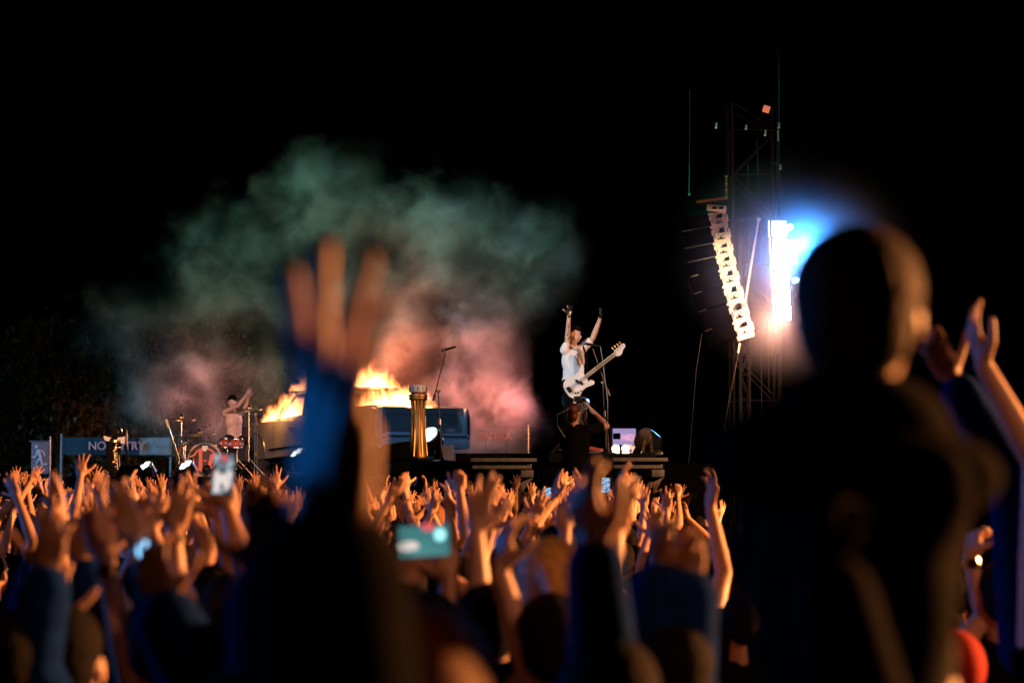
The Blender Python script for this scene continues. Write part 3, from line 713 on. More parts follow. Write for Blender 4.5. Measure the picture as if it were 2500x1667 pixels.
# glasshouse
MB().box((0, 2.75, 1.445), (1.50, 1.55, .05), bevel=.02).build('roof', 'car_dark', car)
MB().box((0, 2.02, 1.40), (1.46, .05, .10), bevel=.01).box((0, 3.48, 1.40), (1.46, .05, .08), bevel=.01).build('roof_frame', 'car_dark', car)
for sx in (-1, 1):
    MB().sbar((sx * .84, 4.02, .96), (sx * .72, 3.42, 1.44), .07, .07).build('windscreen_pillar', 'car_dark', car)
    MB().prism([(1.45, .98), (2.05, .98), (2.2, 1.44), (1.95, 1.44)], .05, Matrix(((0, 1, 0, sx * .78 - .025), (1, 0, 0, 0), (0, 0, 1, 0), (0, 0, 0, 1)))).build('rear_pillar', 'car_dark', car)
    MB().sbar((sx * .82, 2.98, .97), (sx * .73, 2.95, 1.42), .05, .06).build('door_pillar', 'car_dark', car)
MB().box((0, 2.2, .78), (1.3, .18, .5), bevel=.05).build('seat', 'car_dark', car)
MB().box((0, 3.2, .78), (1.3, .18, .5), bevel=.05).build('seat', 'car_dark', car)
for sx in (-.6, .6): MB().box((sx, .9, .05), (.12, .3, .4)).build('jack_stand', 'black_metal', car)

# flames
def flame_mat(name, h, hx, hy, scale, dens, seed, wob=.9, thr=.34):
    m = bpy.data.materials.new(name); m.use_nodes = True; n = m.node_tree.nodes; l = m.node_tree.links
    n.clear(); out = n.new('ShaderNodeOutputMaterial'); em = n.new('ShaderNodeEmission')
    tc = n.new('ShaderNodeTexCoord'); mp = n.new('ShaderNodeMapping'); l.new(tc.outputs['Object'], mp.inputs[0])
    mp.inputs['Scale'].default_value = (1, 1, .55); mp.inputs['Location'].default_value = (seed * 3.1, seed * 1.7, seed)
    nz = n.new('ShaderNodeTexNoise'); nz.inputs['Scale'].default_value = scale; nz.inputs['Detail'].default_value = 7; nz.inputs['Roughness'].default_value = .6; nz.inputs['Distortion'].default_value = wob
    l.new(mp.outputs[0], nz.inputs['Vector'])
    sx = n.new('ShaderNodeSeparateXYZ'); l.new(tc.outputs['Object'], sx.inputs[0])
    def mth(op, a, b=None, c=None, clamp=False):
        q = n.new('ShaderNodeMath'); q.operation = op; q.use_clamp = clamp
        for i, v in enumerate((a, b, c)):
            if v is None: continue
            if isinstance(v, (int, float)): q.inputs[i].default_value = v
            else: l.new(v, q.inputs[i])
        return q.outputs[0]
    v = mth('DIVIDE', sx.outputs[2], h)
    ex = mth('POWER', mth('ABSOLUTE', mth('DIVIDE', sx.outputs[0], hx)), 3)
    ey = mth('POWER', mth('ABSOLUTE', mth('DIVIDE', sx.outputs[1], hy)), 3)
    fall = mth('ADD', mth('MULTIPLY', v, .42), mth('MULTIPLY', mth('ADD', ex, ey), .22))
    f = mth('SUBTRACT', mth('SUBTRACT', nz.outputs['Fac'], fall), thr - .14)
    d = mth('MULTIPLY', f, 9, clamp=True)
    core = mth('MULTIPLY', f, 5, clamp=True)
    mix = n.new('ShaderNodeMix'); mix.data_type = 'RGBA'; l.new(core, mix.inputs[0])
    mix.inputs[6].default_value = (1, .16, .025, 1); mix.inputs[7].default_value = (1, .50, .16, 1)
    l.new(mix.outputs[2], em.inputs[0]); l.new(mth('MULTIPLY', d, dens), em.inputs[1]); l.new(em.outputs[0], out.inputs['Volume'])
    try: m.cycles.volume_step_rate = .12
    except Exception: pass
    try: m.volume_intersection_method = 'ACCURATE'
    except Exception: pass
    return m
def flames(name, label, c, size, dens, seed, scale=4.6, thr=.34, rot=0, par=None):
    h = size[2]
    m = flame_mat(name, h, size[0] / 2, size[1] / 2, scale, dens, seed, thr=thr)
    o = MB().box((0, 0, h / 2), size).build(name, m, None, smooth=False)
    o.location = c; o.rotation_euler = (0, 0, rot); tag(o, label, 'flames'); o['group'] = 'flames on the car'
    return o
def carp(x, y, z): return car_mw @ Vector((x, y, z))
bpy.context.view_layer.update(); car_mw = car.matrix_world.copy()
flames('flames', 'white hot flames licking along the top of the car roof', carp(0, 2.75, 1.46), (1.7, 1.9, .66), 17, 1, rot=R(34), thr=.36)
flames('flames', 'flames pouring out of the rear window opening above the trunk', carp(.15, 1.25, .97), (1.5, 1.1, .56), 15, 2, rot=R(34), thr=.35)
flames('flames', 'flames in the front cabin rising beside the windscreen pillar', carp(-.15, 3.85, .93), (1.7, 1.5, .62), 15, 3, rot=R(34), thr=.30)
flames('flames', 'small flames inside the rear side window of the car', carp(-.35, 2.5, .98), (.9, .7, .34), 16, 5, rot=R(34), thr=.38)

# ------------------------------------------------------------------ smoke
def smoke(name, label, c, size, plumes, D, warp, seed, scale, step=1.0, col=(1, 1, 1), flat=False):
    m = bpy.data.materials.new(name); m.use_nodes = True; n = m.node_tree.nodes; l = m.node_tree.links
    n.clear(); out = n.new('ShaderNodeOutputMaterial'); pv = n.new('ShaderNodeVolumePrincipled')
    pv.inputs['Color'].default_value = (*col, 1); pv.inputs['Anisotropy'].default_value = 0
    tc = n.new('ShaderNodeTexCoord')
    def mth(op, a, b=None, clamp=False):
        q = n.new('ShaderNodeMath'); q.operation = op; q.use_clamp = clamp
        for i, v in enumerate((a, b)):
            if v is None: continue
            if isinstance(v, (int, float)): q.inputs[i].default_value = v
            else: l.new(v, q.inputs[i])
        return q.outputs[0]
    def vm(op, a, b):
        q = n.new('ShaderNodeVectorMath'); q.operation = op
        for i, v in enumerate((a, b)):
            if isinstance(v, (tuple, Vector)): q.inputs[i].default_value = tuple(v)
            else: l.new(v, q.inputs[i])
        return q
    mp = n.new('ShaderNodeMapping'); l.new(tc.outputs['Object'], mp.inputs[0]); mp.inputs['Location'].default_value = (seed * 2.3, seed, seed * .7)
    mp.inputs['Rotation'].default_value = (0, R(20), 0)
    nz = n.new('ShaderNodeTexNoise'); nz.inputs['Scale'].default_value = scale; nz.inputs['Detail'].default_value = 7; nz.inputs['Roughness'].default_value = .62
    nz.inputs['Distortion'].default_value = .35
    l.new(mp.outputs[0], nz.inputs['Vector'])
    off = vm('SUBTRACT', nz.outputs['Color'], (.5, .5, .5))
    sc = n.new('ShaderNodeVectorMath'); sc.operation = 'SCALE'; l.new(off.outputs[0], sc.inputs[0]); sc.inputs['Scale'].default_value = warp
    pos = vm('ADD', tc.outputs['Object'], sc.outputs[0])
    tot = None
    for (pc, pr, wgt) in plumes:
        q = vm('SUBTRACT', pos.outputs[0], pc); q2 = vm('DIVIDE', q.outputs[0], pr)
        ln = n.new('ShaderNodeVectorMath'); ln.operation = 'LENGTH'; l.new(q2.outputs[0], ln.inputs[0])
        e = mth('MULTIPLY', mth('SUBTRACT', 1.0, ln.outputs['Value'], clamp=True), wgt)
        tot = e if tot is None else mth('MAXIMUM', tot, e)
    nn = mth('MULTIPLY', mth('SUBTRACT', nz.outputs['Fac'], .41), 4.0, clamp=True)
    dd = mth('MULTIPLY', tot, mth('ADD', mth('POWER', nn, 2.5), .05))
    if flat: dd = mth('MULTIPLY', tot, tot)
    dd = mth('MULTIPLY', dd, D)
    l.new(dd, pv.inputs['Density']); l.new(pv.outputs[0], out.inputs['Volume'])
    m.cycles.volume_step_rate = step
    o = MB().box((0, 0, 0), size).build(name, m, None, smooth=False); o.location = c
    o['kind'] = 'stuff'; o['label'] = label
    return o
SC = Vector((P(720, 800, 50).x, 50, 6.2))
def pl(px, py, dy, rx, rz, ry, wgt):
    p = P(px, py, 50 + dy); return (p - SC, (rx / 118, ry, rz / 118), wgt)
pls = [pl(800, 520, .3, 190, 200, 1.8, .55), pl(1070, 600, 0, 200, 190, 1.8, .85), pl(1270, 640, .3, 190, 190, 1.6, .55), pl(600, 600, .3, 220, 150, 1.6, .40),
       pl(900, 720, 0, 250, 160, 1.8, .7), pl(560, 740, .3, 260, 140, 1.5, .45), pl(980, 800, -.3, 130, 190, 1.5, 1.2), pl(900, 900, -.2, 170, 120, 1.4, .9),
       pl(1170, 860, -.3, 140, 190, 1.5, 1.3), pl(1250, 1010, -.3, 100, 120, 1.2, 1.6), pl(1110, 980, 0, 190, 130, 1.4, .6),
       pl(500, 930, -.2, 90, 150, 1.2, 1.3), pl(630, 930, 0, 120, 130, 1.4, .9), pl(420, 990, 0, 160, 130, 1.4, .6), pl(350, 800, .3, 200, 140, 1.4, .28), pl(1190, 1060, -.3, 160, 70, 1.2, .8),
       pl(560, 1030, 0, 150, 90, 1.2, .7)]
smoke('smoke', 'drifting smoke above the burning car, teal at the top and pink below', SC, (14.5, 4.6, 10.4), pls, 1.9, 2.3, 3, 1.05, step=.28)

# haze added to stand for lens bloom round the bright lamp column
GC = P(1945, 640, 50.2)
gp = [(Vector((0, 0, 0)), (2.9, 1.4, 2.6), .55), (P(1907, 660, 50.0) - GC, (.75, .6, 1.9), .9), (P(1900, 780, 50.2) - GC, (1.4, 1.0, 1.6), .55), (P(2010, 560, 50.2) - GC, (1.9, 1.2, 1.5), .5)]
smoke('smoke', 'added haze standing for lens bloom around the bright white lamp column', GC, (6.4, 2.8, 5.6), gp, 1.3, .5, 9, .5, step=.5, flat=True)

# ================================================================== STAGE EQUIPMENT
def floor_z(Y): return DZ if Y < 41 else 2.4

def wash_light(label, px, py, Y, dia, az, el, base_z, group='round floor wash lights along the stage edge', lit='led_face'):
    """moving head wash light: base, yoke, drum head with a round face of lenses. az/el: where the face points (degrees)"""
    c = P(px, py, Y)
    t = thing('wash_light', label, 'stage light', (c.x, c.y, base_z), group=group)
    cz = c.z - base_z
    d = Vector((math.cos(R(az)) * math.cos(R(el)), math.sin(R(az)) * math.cos(R(el)), math.sin(R(el))))
    q = d.to_track_quat('Z', 'Y').to_matrix().to_4x4()
    r = dia / 2
    H = Matrix.Translation((0, 0, cz)) @ q
    MB().lathe([(r * .55, -r * 1.5), (r * .85, -r * 1.3), (r * .98, -r * .5), (r * 1.03, -.02), (r * 1.05, .0), (r * .96, .004)], H, 26).build('head', 'black_metal', t)
    MB().lathe([(r * 1.06, -.018), (r * 1.08, 0), (r * 1.06, .012), (r * .93, .014), (r * .93, -.0)], H, 26).build('bezel', 'silver', t)
    fc = MB().lathe([(r * .92, .006), (r * .92, .014)], H, 26).build('lens_plate', lit, t)
    ln = []
    for k in range(7):
        a = 2 * math.pi * k / 6
        pos = (0, 0, .016) if k == 6 else (math.cos(a) * r * .60, math.sin(a) * r * .60, .016)
        MB().lathe([(r * .25, 0), (r * .22, .012), (r * .1, .018)], H @ Matrix.Translation(pos), 12).build('lens', 'led_core', fc)
    side = d.cross(Vector((0, 0, 1))).normalized()
    y = MB()
    for sg in (-1, 1):
        a_ = side * sg * r * 1.22
        y.sbar(Vector((0, 0, cz)) + a_, Vector((a_.x * .9, a_.y * .9, .10)), .03, .07)
    y.sbar(side * -r * 1.2 + Vector((0, 0, .10)), side * r * 1.2 + Vector((0, 0, .10)), .07, .03)
    y.build('yoke', 'black_metal', t)
    MB().box((0, 0, .045), (r * 2.2, r * 1.6, .09), bevel=.015).build('base', 'black_metal', t)
    MB().sbar(side * r * 1.27 + Vector((0, 0, cz + r * .3)), side * r * 1.27 + Vector((0, 0, .12)), .02, .035).build('yoke_cap', 'silver', t)
    return t
wash_light('large round stage light with bright face, right of the gold pedestal', 1048, 1062, 33.6, .30, -125, 38, DZ - .10)
wash_light('round stage light tilted left, at the left of the black wedges', 866, 1084, 36.5, .30, -150, 52, 2.24)
wash_light('small dark rimmed stage light half hidden beside the big raised hand', 726, 1106, 40, .28, -150, 52, 2.24, lit='black_gloss')
wash_light('round stage light under the bass drum, near its left rim', 454, 1136, 39.0, .26, -140, 50, 2.24)
wash_light('stage light with white face right of the dark upright device', 354, 1139, 39.2, .26, -145, 48, 2.24)
wash_light('stage light with white face left of the dark upright device foot', 242, 1160, 39.4, .26, -145, 48, 2.24)

# dark upright device at the left
c = P(280, 1176, 40)
t = thing('stage_device', 'upright glossy black stage device with domed top and white collar flaps', 'stage device', (c.x, 40, 2.24))
zt = P(280, 1043, 40).z - 2.24; k = zt / .9
MB().lathe([(.11, .10), (.13, .2), (.14, .42), (.135, .62), (.12, .70), (.10, .72)], Matrix.Translation((-.02, 0, 0)) @ Matrix.Scale(k, 4), 20).build('body', 'black_gloss', t)
MB().prism([(-.22, -.02), (.20, -.06), (.22, .0), (.12, .10), (-.10, .10)], .3, Matrix.Translation((0, -.15, .06))).build('foot', 'black_gloss', t)
MB().lathe([(.10, 0), (.105, .06), (.095, .12), (.05, .15), (.01, .155)], Matrix.Translation((.02, 0, .74 * k)), 20).build('dome', 'black_gloss', t)
MB().prism([(-.18, .06), (-.16, -.01), (-.10, -.03), (-.03, -.02), (-.05, .03)], .12, Matrix.Translation((0, -.1, .68 * k))).build('collar_flap', 'white_paint', t)
MB().prism([(.18, .05), (.17, -.08), (.10, -.03), (.03, -.03), (.06, .03)], .12, Matrix.Translation((0, -.1, .68 * k))).build('collar_flap', 'white_paint', t)
g = MB(); rr = random.Random(4)  # brass bits scattered on for the golden highlights of the gloss
for i in range(14): g.box((rr.uniform(.0, .10), -.135 + rr.uniform(-.02, .01), rr.uniform(.16, .62) * k), (rr.uniform(.02, .05), .03, rr.uniform(.015, .04)), bevel=.004)
g.bar((.07, -.15, .12), (.05, -.15, .45 * k), .012).bar((.10, -.13, .12), (.09, -.14, .4 * k), .008)
o = g.build('fittings', 'brass', t); o['kind'] = 'stuff'
MB().bar((.04, -.13, .60 * k), (.04, -.12, .64 * k), .10, seg=20).build('band', 'brass', t)
t = thing('candle_lamp', 'thin pinkish upright rod lamp above the lettered banner', 'rod lamp', P(309, 1070, 47) + Vector((0, 0, -.15)))
MB().lathe([(.018, 0), (.022, .1), (.024, .2), (.012, .30), (.004, .32)], seg=12).build('rod', 'sign_light', t)
MB().bar((0, 0, -.9), (0, 0, .01), .012).build('holder', 'black_metal', t)

# ------------------------------------------------------------------ drum kit
YD = 42; DZD = 2.27
kit_z = lambda py, Y=YD: P(500, py, Y).z
def stand(t, x, y, z0, z1, tilt=(0, 0), rad=.009, m='silver'):
    MB().bar((x, y, z0 + .25), (x + tilt[0], y + tilt[1], z1), rad).bar((x, y, z0 + .45), (x, y, z0 + .55), rad * 2).bar((x + tilt[0] * .5, y, (z0 + z1) / 2), (x + tilt[0] * .55, y, (z0 + z1) / 2 + .07), rad * 2).build('tube', m, t)
    for a in (0, 120, 240):
        MB().bar((x, y, z0 + .32), (x + math.cos(R(a)) * .28, y + math.sin(R(a)) * .28, z0 + .01), rad * .8, seg=6).build('leg', m, t)
def cymbal(label, px, py, r, tilt, Y=YD, m='brass', boom=None):
    c = P(px, py, Y); t = thing('cymbal', label, 'cymbal', (c.x, Y, DZD), group='cymbals of the drum kit'); z = c.z - DZD
    q = Euler((R(tilt[0]), R(tilt[1]), 0)).to_matrix().to_4x4(); H = Matrix.Translation((0, 0, z)) @ q
    MB().lathe([(r, -.022), (r * .99, -.016), (r * .5, -.002), (r * .18, .004), (r * .14, .028), (r * .05, .034), (.008, .035)], H, 36).build('plate', m, t)
    MB().lathe([(.02, .03), (.03, .045), (.02, .07), (.008, .085)], H, 12).build('wing_nut', 'black_metal', t)
    if boom:
        b = P(boom[0], boom[1], Y) - Vector((c.x, Y, DZD))
        MB().bar((0, 0, z - .02), b, .013).build('boom_arm', 'silver', t)
        stand(t, b.x, b.y, 0, b.z + .03)
    else: stand(t, 0, 0, 0, z)
    return t
cymbal('cymbal on its tall stand, highest and leftmost of the kit', 443, 1021, .24, (6, 2), boom=(443, 1064))
cymbal('wide tilted cymbal directly above the bass drum', 487, 1058, .28, (5, -3), Y=41.9, boom=(452, 1082))
cymbal('pale cymbal in front of the drummer’s chest'.replace('’', ''), 608, 998, .23, (7, -2), Y=42.3)
c = P(500, 1122, YD)
t = thing('bass_drum', 'bass drum with red ring and bar logo on its black head', 'bass drum', (c.x, YD, DZD)); z = c.z - DZD; r = .285
Rx = Matrix.Translation((0, 0, z)) @ Matrix.Rotation(R(90), 4, 'X') @ Matrix.Rotation(R(0), 4, 'Z')
MB().lathe([(r, -.35), (r, -.02), (r * .99, .0)], Rx, 40).build('shell', 'drum_red', t)
MB().lathe([(r * 1.045, -.03), (r * 1.06, .0), (r * 1.04, .03), (r * .96, .03), (r * .96, .0)], Rx, 44).build('hoop', 'hoop', t)
MB().lathe([(r * .955, .0), (r * .955, .012)], Rx, 40).build('drum_head', 'drum_head', t)
lg = MB()
def arc(mb, r0, r1, a0, a1, y, n=24, x0=0, z0=z):
    A = []
    for k in range(n + 1):
        a = R(lerp(a0, a1, k / n)); A.append((math.cos(a), math.sin(a)))
    pts = [(x0 + r1 * x, z0 + r1 * q) for x, q in A] + [(x0 + r0 * x, z0 + r0 * q) for x, q in A[::-1]]
    mb.prism(pts, .004, Matrix.Translation((0, y, 0)))
arc(lg, r * .64, r * .74, 0, 180, -.018); arc(lg, r * .64, r * .74, 180, 360, -.018)
lg.prism([(-r * .36, z - r * .60), (-r * .14, z - r * .66), (-r * .14, z + r * .66), (-r * .36, z + r * .60)], .004, Matrix.Translation((0, -.019, 0)))
lg.prism([(r * .10, z - r * .66), (r * .36, z - r * .60), (r * .62, z + r * .36), (r * .36, z + r * .36)], .004, Matrix.Translation((0, -.0195, 0)))
lg.prism([(-r * .08, z - r * .10), (r * .14, z - r * .10), (r * .14, z - r * .01), (-r * .08, z - r * .01)], .004, Matrix.Translation((0, -.020, 0)))
lg.build('logo', 'logo_red', t)
MB().prism([(-.045, z + r * .86), (.05, z + r * .86), (.055, z + r * .70), (.02, z + r * .52), (-.01, z + r * .50), (-.045, z + r * .62)], .006, Matrix.Translation((0, -.026, 0))).build('badge', 'white_paint', t)
for sg in (-1, 1): MB().bar((sg * r * .9, .15, z - .1), (sg * (r + .12), .0, .01), .012).build('spur', 'silver', t)
for k in range(8):
    a = 2 * math.pi * (k + .5) / 8; MB().bar((math.cos(a) * r * 1.05, .02, z + math.sin(a) * r * 1.05), (math.cos(a) * r * 1.05, .12, z + math.sin(a) * r * 1.05), .012, seg=6).build('lug', 'silver', t)
def tom(label, px, py, r, h, Y, tilt=(0, 0), name='tom_drum'):
    c = P(px, py, Y); t = thing(name, label, 'drum', (c.x, Y, DZD), group='small drums of the kit'); z = c.z - DZD
    H = Matrix.Translation((0, 0, z)) @ Euler((R(tilt[0]), R(tilt[1]), 0)).to_matrix().to_4x4()
    MB().lathe([(r, -h / 2), (r, h / 2)], H, 26).build('shell', 'drum_red', t)
    for zz in (-h / 2, h / 2 - .012): MB().lathe([(r * 1.05, zz), (r * 1.06, zz + .01), (r * 1.03, zz + .02), (r * .97, zz + .02)], H, 26).build('hoop', 'silver', t)
    MB().lathe([(r * .97, h / 2 - .002), (r * .97, h / 2 + .002)], H, 26).build('drum_head', 'white_paint', t)
    for k in range(8):
        a = 2 * math.pi * k / 8; x, y = math.cos(a) * r * 1.03, math.sin(a) * r * 1.03
        b = MB().bar((x, y, -h * .45), (x, y, h * .45), .006, seg=5).box((x, y, 0), (.02, .02, .04)); bmesh.ops.transform(b.bm, matrix=H, verts=b.bm.verts[:]); b.build('lug', 'silver', t)
    stand(t, 0, .1, 0, max(.3, z - h / 2))
tom('reddish drum with chrome fittings left of the car wheel', 577, 1083, .12, .16, 42.6)
tom('darker reddish drum beside the drummer hip', 553, 1082, .11, .17, 43.2)
tom('snare drum partly behind the bass drum top right', 524, 1104, .15, .12, 42.5, (8, 0), 'snare_drum')
t = thing('hardware_rack', 'cluster of chrome drum clamps and stands left of the bass drum', 'drum hardware', (P(448, 1100, 41.9).x, 41.9, DZD))
rr = random.Random(8)
zc = kit_z(1098) - DZD
for i in range(16):
    a = Vector((rr.uniform(-.13, .12), rr.uniform(-.1, .1), zc + rr.uniform(-.20, .16))); b_ = a + Vector((rr.uniform(-.12, .12), rr.uniform(-.05, .05), rr.uniform(-.12, .12)))
    MB().bar(a, b_, .011).ball(a, .022, 1).build('clamp', 'silver' if i % 3 else 'brass', t)
MB().bar((0, 0, .28), (0, 0, zc + .1), .018).build('tube', 'silver', t)
for a in (20, 140, 260): MB().bar((0, 0, .36), (math.cos(R(a)) * .3, math.sin(R(a)) * .3, .01), .013).build('leg', 'silver', t)
c = P(411, 1041, 41.8); e = P(437, 1116, 41.8)
t = thing('microphone_stand', 'slanting overhead microphone on a boom at the left of the drum kit', 'microphone stand', (e.x, 41.8, DZD))
MB().bar(c - t.location, (0, 0, e.z - DZD), .011).build('boom', 'silver', t); MB().bar((0, 0, .02), (0, 0, e.z - DZD), .012).build('tube', 'silver', t)
for a in (0, 120, 240): MB().bar((0, 0, .2), (math.cos(R(a)) * .25, math.sin(R(a)) * .25, .01), .01).build('leg', 'silver', t)
d = (c - e).normalized(); MB().bar(c - t.location - d * .02, c - t.location + d * .13, .020, .026).build('microphone', 'white_paint', t)
t = thing('drum_microphone', 'pair of slim microphones standing between the drummer and the flames', 'microphone', (P(622, 1030, 42.8).x, 42.8, DZD))
for sx, ang, top in ((0, .05, 1008), (.045, -.16, 1010)):
    z1 = P(622, top, 42.8).z - DZD; MB().bar((sx, 0, 0), (sx, 0, z1 - .2), .006).build('tube', 'grey_metal', t); MB().bar((sx, 0, z1 - .2), (sx + ang * .3, 0, z1), .010, .016).build('microphone', 'sign_light', t)
t = thing('drum_pedal_ball', 'small glossy black ball shaped device in front of the bass drum', 'stage device', (P(505, 1145, 41.4).x, 41.4, DZD))
zz = P(505, 1146, 41.4).z - DZD
MB().ball((0, 0, zz), .085, 3).build('ball', 'black_gloss', t); MB().bar((0, 0, 0), (0, 0, zz - .05), .03).build('stem', 'black_gloss', t)
t = thing('drum_stool', 'round drum stool under the seated drummer', 'stool', (P(573, 1100, 43.6).x, 43.6, DZD))
MB().lathe([(.15, .50), (.17, .53), (.17, .58), (.15, .60)], seg=20).build('seat', 'black_gloss', t); MB().bar((0, 0, .1), (0, 0, .5), .02).build('stem', 'silver', t)
for a in (0, 120, 240): MB().bar((0, 0, .25), (math.cos(R(a)) * .28, math.sin(R(a)) * .28, .01), .012).build('leg', 'silver', t)

# ------------------------------------------------------------------ pedestal, wedges, microphone stands
c = P(1021, 1117, 32.6)
t = thing('pedestal', 'golden fluted column with pale drum shaped top in front of the car boot', 'pedestal', (c.x, 32.6, c.z))
H = P(1021, 940, 32.6).z - c.z
MB().lathe([(.115, .0), (.118, .02), (.10, .10), (.088, .30), (.078, .55), (.082, .72), (.095, H - .22), (.12, H - .20)], Matrix.Identity(4), 20).build('column', 'gold', t)
for k in range(12):
    a = 2 * math.pi * k / 12
    MB().tube([(math.cos(a) * .118, math.sin(a) * .118, .02), (math.cos(a) * .092, math.sin(a) * .092, .30), (math.cos(a) * .083, math.sin(a) * .083, .6), (math.cos(a) * .10, math.sin(a) * .10, H - .21)], .014, 6).build('flute', 'gold', t)
MB().lathe([(.125, H - .20), (.135, H - .185), (.13, H - .17), (.12, H - .165), (.135, H - .15), (.13, H - .13), (.10, H - .12)], seg=28).build('capital', 'gold', t)
MB().lathe([(.10, H - .14), (.10, H - .10)], seg=24).build('neck', 'drum_red', t)
MB().lathe([(.118, H - .10), (.13, H - .09), (.13, H - .01), (.12, H)], seg=28).build('top_drum', 'white_paint', t)
for k in range(5):
    a = R(-150 + k * 30); MB().box((math.cos(a) * .13, math.sin(a) * .13, H - .05), (.008, .008, .06)).build('slot', 'black_matte', t)
def wedge(label, px, py, Y, wd, hh, base_z, flip=1):
    c = P(px, py, Y); t = thing('monitor_wedge', label, 'monitor speaker', (c.x, Y, base_z), (0, 0, R(20 * flip)), group='black monitor wedges')
    MB().prism([(-wd / 2, 0), (wd / 2, 0), (wd / 2 - .04, hh * .45), (wd * .22, hh), (-wd / 2 + .06, hh * .85)], .42, bevel=.01).build('cabinet', 'black_matte', t)
    MB().prism([(-wd / 2 + .07, .05), (wd / 2 - .08, .05), (wd / 2 - .1, hh * .42), (wd * .18, hh * .85), (-wd / 2 + .1, hh * .75)], .01, Matrix.Translation((0, -.012, 0))).build('grille', 'black_cloth_dark', t)
wedge('black monitor wedge just left of the gold pedestal', 984, 1112, 33.6, .46, .30, DZ - .10)
wedge('black monitor wedge between the left stage light and the gold pedestal', 912, 1120, 36.0, .42, .42, 2.24, -1)
wedge('low black wedge on the left wing beside the dark device', 326, 1170, 39.0, .42, .20, 2.24)
t = thing('flight_case', 'small grey box behind the large round stage light', 'box', (P(1090, 1105, 35).x, 35, DZ - .10))
MB().box((0, 0, .14), (.20, .3, .26), bevel=.01).build('case', 'barrier_grey', t); MB().box((.09, -.05, .02), (.50, .2, .05), bevel=.005).build('tray', 'sign_light', t)
t = thing('cable_coil', 'small coil of red and blue cables under the car boot', 'cables', (P(925, 1098, 43).x, 43, 2.395))
for k in range(6):
    rr = random.Random(k); pts = [(rr.uniform(-.5, -.3) + i * .16, rr.uniform(-.05, .05), .012 + abs(math.sin(i * 1.3 + k)) * rr.uniform(.02, .2)) for i in range(7)]
    MB().tube(pts, .012, 5).build('cable', ('tail_red', 'banner_blue', 'sign_light')[k % 3], t)

def mic_stand(label, base, joint, boom_a, boom_b, mic_a, mic_b, Y, zb, m='black_metal'):
    b = P(*base, Y); t = thing('microphone_stand', label, 'microphone stand', (b.x, Y, zb)); L = t.location
    J = P(*joint, Y) - L; A = P(*boom_a, Y) - L; B = P(*boom_b, Y) - L
    mid = lerp(Vector((0, 0, .03)), J, .55)
    MB().bar((0, 0, .03), mid, .013).build('lower_tube', m, t); MB().bar(mid, J, .009).build('upper_tube', m, t)
    MB().bar(mid - Vector((0, 0, .04)), mid + Vector((0, 0, .04)), .019).build('collar', 'silver', t)
    MB().bar(A, B, .008).build('boom', m, t); MB().bar(A, lerp(A, B, .14), .017).build('counterweight', m, t)
    MB().ball(J, .024, 2).bar(J - Vector((.03, 0, 0)), J + Vector((.03, 0, 0)), .012).build('clamp', 'silver', t)
    MB().lathe([(.13, .0), (.13, .012), (.04, .03), (.02, .06)], seg=20).build('base', m, t)
    ma = P(*mic_a, Y - .03) - L; mb_ = P(*mic_b, Y - .03) - L
    k = MB().bar(lerp(ma, mb_, .30), mb_, .019, .013, seg=12).build('microphone', 'black_metal', t)
    MB().ball(lerp(ma, mb_, .22), (.034, .028, .028), 2).build('grille', 'grey_metal', k)
    return t
mic_stand('microphone stand without a player, between the flames and the pink smoke', (1079, 1106), (1070, 955), (1058, 978), (1087, 862), (1074, 858), (1113, 846), 32.4, DZ - .10)
ms = mic_stand('microphone stand directly in front of the bass player', (1481, 1104), (1472, 934), (1488, 966), (1447, 851), (1415, 836), (1466, 846), 31.9, DZ)
t = thing('cable', 'black microphone cable hanging beside the player stand', 'cable', P(1466, 846, 31.85))
L = t.location; MB().tube([P(1466, 846, 31.85) - L, P(1474, 900, 31.85) - L, P(1484, 980, 31.85) - L, P(1483, 1050, 31.85) - L, P(1487, 1104, 31.85) - L], .006, 5).build('cable', 'grey_metal', t)

# footlights, small stage-right things
for px, nm in ((1503, 'nearer the microphone stand'), (1527, 'nearer the black moving light')):
    c = P(px, 1092, 33); t = thing('footlight', 'twin warm glowing footlight at stage right, the one ' + nm, 'footlight', (c.x, 33, DZ))
    MB().box((0, 0, .035), (.13, .12, .07), bevel=.01).build('housing', 'black_metal', t)
    MB().ball((0, -.05, .085), (.055, .04, .055), 2).build('upper_lens', 'foot_glow', t); MB().ball((0, -.062, .03), (.052, .02, .022), 2).build('lower_glow', 'foot_glow', t)  # second glowing cap added below the lens
c = P(1540, 1090, 33.2); t = thing('note_card', 'small pale card with black scribble leaning beside the footlights', 'card', (c.x, 33.2, DZ))
MB().box((0, 0, .09), (.09, .008, .10), Euler((R(-8), R(25), 0)).to_matrix()).build('card', 'sign_light', t); MB().box((.0, -.009, .07), (.05, .004, .012), Euler((0, R(40), 0)).to_matrix()).build('scribble', 'black_matte', t)
t = thing('open_case', 'low open case with silver edge behind the camera operator hip', 'case', (P(1465, 1100, 33.4).x, 33.4, DZ))
MB().box((0, 0, .03), (.34, .22, .05), bevel=.008).build('case', 'silver', t); MB().box((-.06, .02, .085), (.2, .15, .05), Euler((0, R(12), 0)).to_matrix(), bevel=.006).build('lid', 'drum_red', t)
